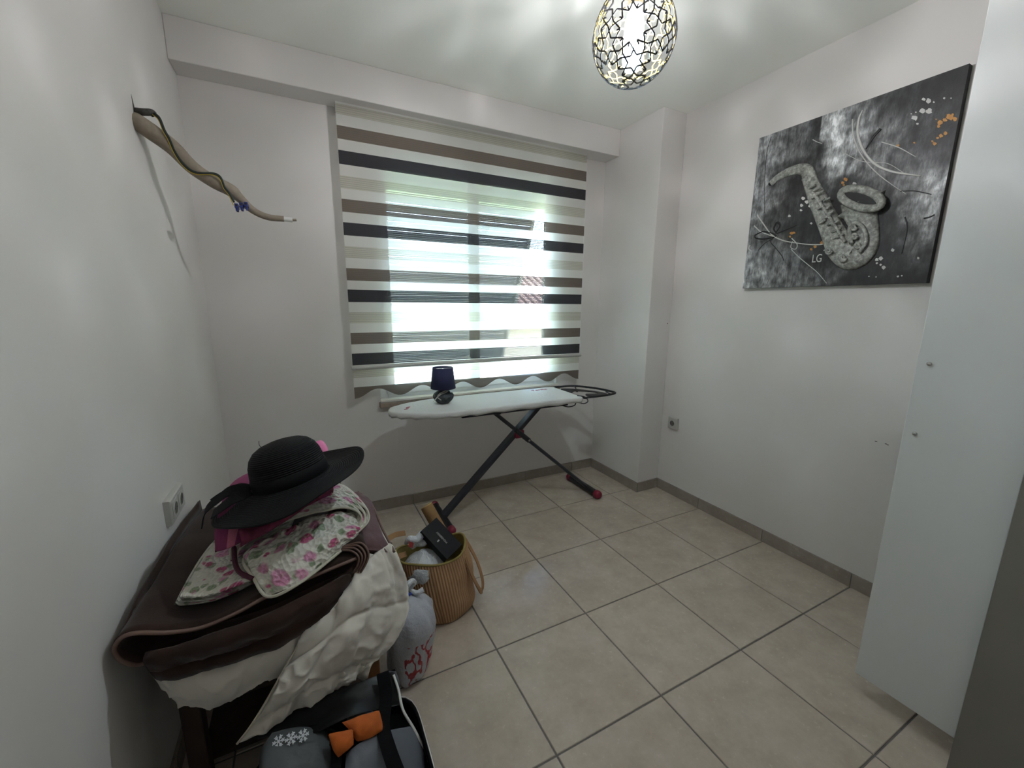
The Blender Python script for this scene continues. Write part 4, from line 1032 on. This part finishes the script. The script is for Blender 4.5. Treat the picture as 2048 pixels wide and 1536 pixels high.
mesh('side_seam', *tube([np.array(bag_pt(-1.75, s)) + [0, -.001, 0] for s in np.linspace(.05, .98, 16)], .0035, 6), M_CORD, basket)
M_STRAP = mat('tan_strap', '#96714c', .8, var=.1)
hr = [(925, 1100, -.17), (932, 1118, -.20), (942, 1145, -.22), (955, 1172, -.22), (963, 1182, -.20), (965, 1160, -.15), (955, 1125, -.10), (940, 1095, -.07), (925, 1072, -.03), (915, 1068, -.01)]
mesh('handle', *band(crom([aty(*q) for q in hr], 6), (.5, .8, .1), .024, .004), M_STRAP, basket, smooth=False)
hl = [(812, 1108, -.14), (800, 1112, -.17), (788, 1122, -.20), (778, 1120, -.22), (768, 1100, -.20), (772, 1082, -.15), (790, 1070, -.10), (810, 1066, -.05)]
mesh('handle', *band(crom([aty(*q) for q in hl], 6), (.2, .8, .6), .022, .004), M_STRAP, basket)
# contents
M_KRAFT = mat('kraft_cardboard', '#8a6a42', .8, var=.1, vscale=30)
ct0, ct1 = aty(853, 1012, .02), aty(905, 1105, -.09)
d_ = (ct1 - ct0) / np.linalg.norm(ct1 - ct0)
tubeo = thing('cardboard_tube', ct1, 'brown cardboard mailing tube standing in the tan tote bag', 'tube')
mesh('tube_wall', *tube([ct0, ct0 + d_ * .24], .0295, 28), M_KRAFT, tubeo, smooth=False)
mesh('end_cap', *tube([ct0 - d_ * .003, ct0 + d_ * .002], .0265, 24), mat('kraft_cap', '#a88a5c', .8), tubeo)
bA, bB, bC_ = aty(842, 1062, -.14), aty(873, 1035, -.10), aty(918, 1083, -.19)      # face corners: left, top, right
bD = bA + (bC_ - bB)
nrm = np.cross(bB - bA, bC_ - bB); nrm /= np.linalg.norm(nrm)
if nrm @ (CAM - bA) < 0: nrm = -nrm
bxo = thing('black_box', (bA + bC_) / 2, 'flat black gift box with small silver lettering leaning in the tote bag', 'box')
ext = (bC_ - bB) * 1.12
face = [bA, bB, bB + ext, bA + ext]
M_BOX = mat('black_card', '#050507', .6, spec=.25)
mesh('box_lid', *extrude_poly(face, -nrm * .022), M_BOX, bxo); mesh('box_base', *extrude_poly([np.array(q) - nrm * .0225 for q in face], -nrm * .02), M_BOX, bxo)
fc = sum(face) / 4 + nrm * .0008; exd = -(ext) / np.linalg.norm(ext); eyd = (bA - bB)
M_SILV = mat('silver_print', '#9a9a98', .4)
text('lettering', 'MONEBERRY', .0125, frameM(fc + (bB - bA) * .02, -exd * -1, eyd), M_SILV, bxo, .0003, .9)
M4 = frameM(fc + (bA - bB) * .22, exd, eyd)
mesh('emblem', *extrude_poly([M4[:3, 3] + M4[:3, 0] * a + M4[:3, 1] * b for a, b in ((-.003, -.006), (.003, -.006), (.003, .006), (-.003, .006))], nrm * .0005), M_SILV, bxo)
t = NT('white_polythene'); v = t.coord(); t.b.inputs['Base Color'].default_value = lin('#c4c8cc'); t.b.inputs['Roughness'].default_value = .3; t.bump(t.noise(v, 50, 4, .65), .8, .01)
t.b.inputs['Transmission Weight'].default_value = .0; M_POLY = t.m
inb = thing('carrier_bag', (-.25, -.13, .2), 'knotted white plastic bag stuffed inside the tan tote bag', 'plastic bag')
V, Fc = lathe([(.03, -.06), (.07, -.045), (.085, -.005), (.078, .03), (.05, .055), (.018, .068), (.012, .075)], 40, (-.215, -.16, .262), fn=lambda r, z, a: (r * (1 + .10 * mnoise.noise(Vector((3 * math.cos(a), 3 * math.sin(a), z * 30)))), z + .01 * mnoise.noise(Vector((2 * math.cos(a), 2 * math.sin(a), z * 20 + 5)))))
mesh('bag_bulge', V, Fc, M_POLY, inb, smooth=True)
kn = np.array(aty(832, 1078, -.12))
mesh('knot', *tube(crom([kn + np.array(q) for q in ((-.045, 0, -.01), (-.03, -.01, .012), (.0, -.015, .005), (.03, 0, .018), (.05, .01, -.005), (.03, -.01, -.02), (0, 0, -.02), (-.02, .01, -.03))], 6), [.008, .015, .017, .016, .014, .016, .015, .02], 10), M_POLY, inb, smooth=True)
mesh('printed_patch', *extrude_poly([aty(818, 1082, -.155), aty(827, 1086, -.155), aty(825, 1096, -.16), aty(817, 1093, -.16)], (0, -.002, 0)), mat('red_patch', '#a33a3a', .5), inb)

# ------------------------------------------------------------------ plastic bag on the floor by the stool
t = NT('printed_polythene'); v = t.coord('Object'); tc = t.n('TexCoord'); sx = t.n('SeparateXYZ'); g0 = t.n('NewGeometry'); t.l(g0.outputs['Position'], sx.inputs[0])
sc_ = t.n('Mapping'); sc_.inputs['Scale'].default_value = (30, 30, 16); t.l(v, sc_.inputs['Vector'])
n1_ = t.noise(sc_.outputs[0], 1.0, 2.0, .4)
ink = t.math('LESS_THAN', t.math('ABSOLUTE', t.math('SUBTRACT', n1_, .5)), .05)
zone = t.math('MULTIPLY', t.math('LESS_THAN', sx.outputs[2], .185), t.math('GREATER_THAN', sx.outputs[0], -.375))
t.l(t.mix(t.math('MULTIPLY', ink, zone), lin('#b9bcc4'), lin('#a01c26')), t.b.inputs['Base Color']); t.b.inputs['Roughness'].default_value = .3
t.bump(t.noise(v, 45, 4, .65), .8, .01); t.b.inputs['Alpha'].default_value = .9
M_POLYP = t.m
fb = thing('shopping_bag', (-.36, -.42, 0), 'tied white plastic shopping bag with red print standing beside the stool', 'plastic bag')
FBc = np.array([-.352, -.40, 0])
prof_f = [(.045, .001), (.066, .012), (.078, .05), (.080, .10), (.086, .16), (.092, .215), (.088, .26), (.068, .30), (.035, .33), (.014, .348)]
V, Fc = lathe(prof_f, 56, FBc, fn=lambda r, z, a: (r * (1 + .16 * mnoise.noise(Vector((2.2 * math.cos(a), 2.2 * math.sin(a), z * 9))) + .06 * math.sin(a * 9 + 2 * math.sin(z * 20))), z))
V = np.array(V); V[:, 0] += .02 * np.sin(V[:, 2] * 9)
mesh('bag_body', V, Fc, M_POLYP, fb, smooth=True)
kz = np.array(FBc) + [.01, 0, .345]
mesh('tied_handles', *tube(crom([kz + np.array(q) for q in ((0, 0, 0), (-.012, -.01, .02), (.0, -.02, .045), (.02, -.01, .05), (.03, 0, .03), (.012, 0, .012), (.035, -.01, -.005), (.06, -.01, .0))], 6), [.010, .011, .011, .009, .008, .009, .009, .010], 9), M_POLY, fb, smooth=True)
mesh('blue_tie', *tube([kz + [.016 * math.cos(q), .016 * math.sin(q), .004 + .004 * math.sin(2 * q)] for q in np.linspace(0, 2 * math.pi, 16, False)], .005, 8, closed=True), mat('blue_stripe', '#2743a8', .5), fb)

# ------------------------------------------------------------------ grey cool bag in the foreground
t = NT('grey_coolbag'); v = t.coord(); t.b.inputs['Base Color'].default_value = lin('#5a5f66'); t.b.inputs['Roughness'].default_value = .55
t.bump(t.noise(v, 28, 4), .35, .008); M_COOL = t.m
M_COOLB = mat('black_webbing', '#0b0b0d', .9, spec=.15); M_COOLD = mat('dark_grey_flap', '#45494b', .5, bump=.3, bscale=40, bdist=.006)
cool = thing('cool_bag', (-.6, -.86, 0), 'grey insulated cool bag with snowflake print and black straps', 'bag')
x0, x1, y0, y1, zt = -.80, -.405, -1.06, -.735, .285
# body: rounded open box
n_ = 48; V, Fc = [], []
def cb(a, s, ins=0.):
    c, s_ = math.cos(a), math.sin(a); e = 5.0
    rx = (x1 - x0) / 2 - ins; ry = (y1 - y0) / 2 - ins
    k = (abs(c) ** e + abs(s_) ** e) ** (-1 / e)
    bul = 1 + .03 * math.sin(math.pi * s)
    return np.array([(x0 + x1) / 2 + rx * c * k * bul, (y0 + y1) / 2 + ry * s_ * k * bul, .002 + s * zt - .012 * (1 - s_) * s])
lv = [0, .04, .2, .4, .6, .8, .95, 1.0]
for s in lv:
    for k in range(n_): V.append(cb(2 * math.pi * k / n_, s, .02 if s == 0 else 0))
for i in range(len(lv) - 1):
    for k in range(n_): Fc.append((i * n_ + k, i * n_ + (k + 1) % n_, i * n_ + n_ + (k + 1) % n_, i * n_ + n_ + k))
Fc.append(tuple(range(n_))[::-1])
mesh('bag_body', V, Fc, M_COOL, cool, smooth=True)
V, Fc = [], []
for s in (1.0, .96, .92, .88):
    for k in range(n_): V.append(cb(2 * math.pi * k / n_, s, .008))
for i in range(3):
    for k in range(n_): Fc.append((i * n_ + k, i * n_ + (k + 1) % n_, i * n_ + n_ + (k + 1) % n_, i * n_ + n_ + k))
Fc.append(tuple(range(3 * n_, 4 * n_)))
mesh('bag_lining', V, Fc, M_COOLB, cool, smooth=True)
mesh('zip_tape', *tube([cb(2 * math.pi * k / n_, 1.0, .002) for k in range(n_)], .005, 7, closed=True), M_COOLB, cool, smooth=True)
mesh('zip_teeth', *tube([cb(a, 1.0, -.001) + [0, 0, .005] for a in np.linspace(-1.1, 1.0, 20)], .0025, 6), M_CHROME, cool)
zp = cb(-.55, 1.0, -.006); mesh('zip_puller', *band([zp, zp + [.004, -.008, -.02], zp + [.006, -.012, -.05]], (0, 1, 0), .012, .003), M_COOLB, cool)
# black lid folded up at the back
G = g3([[(495, 1478, -.745), (590, 1420, -.75), (690, 1375, -.75), (790, 1338, -.735)],
        [(520, 1478, -.765), (600, 1450, -.80), (700, 1405, -.80), (800, 1370, -.76)],
        [(560, 1470, -.79), (630, 1465, -.84), (710, 1430, -.84), (800, 1410, -.80)]])
lid = sheet('open_lid', G, mat('black_shiny_lining', '#030304', .4, spec=.3), cool, th=.006, n=8, edge=.1, wr=.003, wsc=14)
mesh('edge_piping', *tube(crom([aty(787, 1350, -.745), aty(797, 1380, -.78), aty(806, 1420, -.82), aty(828, 1458, -.85), aty(848, 1500, -.88), aty(862, 1545, -.91)], 6), .0035, 7), M_WHT, cool)
# snowflake flap
G = g3([[(540, 1472, -.80), (600, 1456, -.81), (655, 1462, -.82)], [(522, 1500, -.85), (600, 1492, -.86), (668, 1500, -.86)], [(518, 1540, -.90), (605, 1540, -.91), (660, 1545, -.91)], [(520, 1600, -.96), (605, 1600, -.97), (650, 1600, -.96)]])
flap = sheet('front_flap', G, M_COOLD, cool, th=.02, n=10, edge=.15, puff=.012, wr=.002, wsc=10)
M_SNOW = mat('snowflake_print', '#c9ccd0', .6)
gp = [np.array(q) for q in (aty(557, 1483, -.835), aty(582, 1477, -.84), aty(606, 1471, -.84))]
fn_ = np.array([.0, -.55, .83]); fn_ /= np.linalg.norm(fn_); fx = np.array([1., 0, 0]); fy = np.cross(fn_, fx)
for c in gp:
    c = c + (CAM - c) / np.linalg.norm(CAM - c) * .030; parts_ = []
    R0 = .0115
    for k in range(6):
        a = k * math.pi / 3; d = fx * math.cos(a) + fy * math.sin(a); e = np.cross(fn_, d)
        def strip(p, q, w):
            dd = (q - p) / np.linalg.norm(q - p); ww = np.cross(fn_, dd) * w
            return extrude_poly([p - ww, p + ww, q + ww, q - ww], fn_ * .0006)
        parts_.append(strip(c, c + d * R0, .0010))
        for f_ in (.45, .75):
            for sg in (-1, 1): parts_.append(strip(c + d * R0 * f_, c + d * R0 * (f_ + .28) + e * sg * R0 * .26, .0009))
    mesh('snowflake', *join(parts_), M_SNOW, flap)
# orange cloth inside
M_OR = mat('orange_cloth', '#b3591b', .85, var=.2, vscale=20, bump=.4, bscale=60, bdist=.004)
oc = thing('orange_cloth', aty(700, 1470, -.85) - [0, 0, .03], 'orange cloth stuffed in the opening of the cool bag', 'cloth')
G = g3([[(684, 1445, -.85), (720, 1432, -.85), (758, 1420, -.85)], [(700, 1462, -.87), (730, 1452, -.88), (764, 1442, -.87)], [(714, 1484, -.89), (740, 1476, -.89), (766, 1462, -.88)]])
sheet('upper_fold', G, M_OR, oc, th=.02, n=8, edge=.25, puff=.006, wr=.003, wsc=25)
G = g3([[(656, 1468, -.87), (680, 1463, -.88), (706, 1458, -.88)], [(664, 1490, -.89), (685, 1482, -.90), (706, 1474, -.89)], [(676, 1516, -.91), (690, 1504, -.91), (706, 1490, -.90)]])
sheet('lower_fold', G, M_OR, oc, th=.02, n=8, edge=.25, puff=.006, wr=.003, wsc=25)
G = g3([[(693, 1434, -.82), (715, 1424, -.82), (740, 1418, -.82)], [(695, 1440, -.835), (720, 1432, -.835), (748, 1424, -.83)], [(702, 1448, -.84), (724, 1440, -.84), (750, 1430, -.835)]])
sheet('grey_tab', G, M_COOL, cool, th=.006, n=5, edge=.25)
G = g3([[(692, 1510, -.90), (730, 1482, -.885), (775, 1462, -.87), (822, 1452, -.84)], [(690, 1540, -.93), (740, 1512, -.92), (790, 1492, -.90), (842, 1488, -.87)], [(690, 1600, -.98), (750, 1580, -.97), (810, 1560, -.95), (866, 1550, -.92)]])
sheet('top_panel', G, M_COOL, cool, th=.012, n=10, edge=.12, puff=.008, wr=.003, wsc=12)
# straps
for pts_, w in (([(765, 1345, -.75), (772, 1395, -.80), (766, 1450, -.86), (778, 1500, -.93), (800, 1560, -.99)], .032), ([(560, 1475, -.79), (630, 1450, -.80), (690, 1472, -.85), (740, 1478, -.87), (775, 1440, -.84)], .03),
                ([(672, 1490, -.875), (672, 1530, -.91), (660, 1590, -.96)], .022), ([(640, 1462, -.80), (668, 1485, -.85), (680, 1500, -.89)], .02)):
    mesh('strap', *band(crom([aty(*q) + (CAM - aty(*q)) * .012 for q in pts_], 8), (1, .15, .1) if w > .031 or w < .025 else (.0, -.6, .8), w, .003), M_COOLB, cool)

# ------------------------------------------------------------------ small marks on the walls
M_MARK = mat('wall_scuff', '#4b4944', .9)
wr_ = bpy.data.objects['wall_right']; wp_ = bpy.data.objects['wall_pillar']; wl_ = bpy.data.objects['wall_left']
for u, v_, w_ in ((1752, 883, .007), (1772, 888, .006), (1776, 890, .004)):
    p = atx(u, v_, XR); mesh('wall_mark', *extrude_poly([p + [-.0006, a, b] for a, b in ((-w_, 0), (0, -.002), (w_, .001), (0, .003))], (.0005, 0, 0)), M_MARK, wr_)
p = aty(1335, 647, YP); mesh('screw_hole', *tube([p + [0, -.0006, 0], p], .004, 10), M_MARK, wp_)
p = atx(266, 205, XL); mesh('plaster_crack', *extrude_poly([atx(262, 188, XL) + [.0006, 0, 0], atx(270, 222, XL) + [.0006, .004, 0], atx(268, 228, XL) + [.0006, -.003, 0]], (-.0005, 0, 0)), M_MARK, wl_)
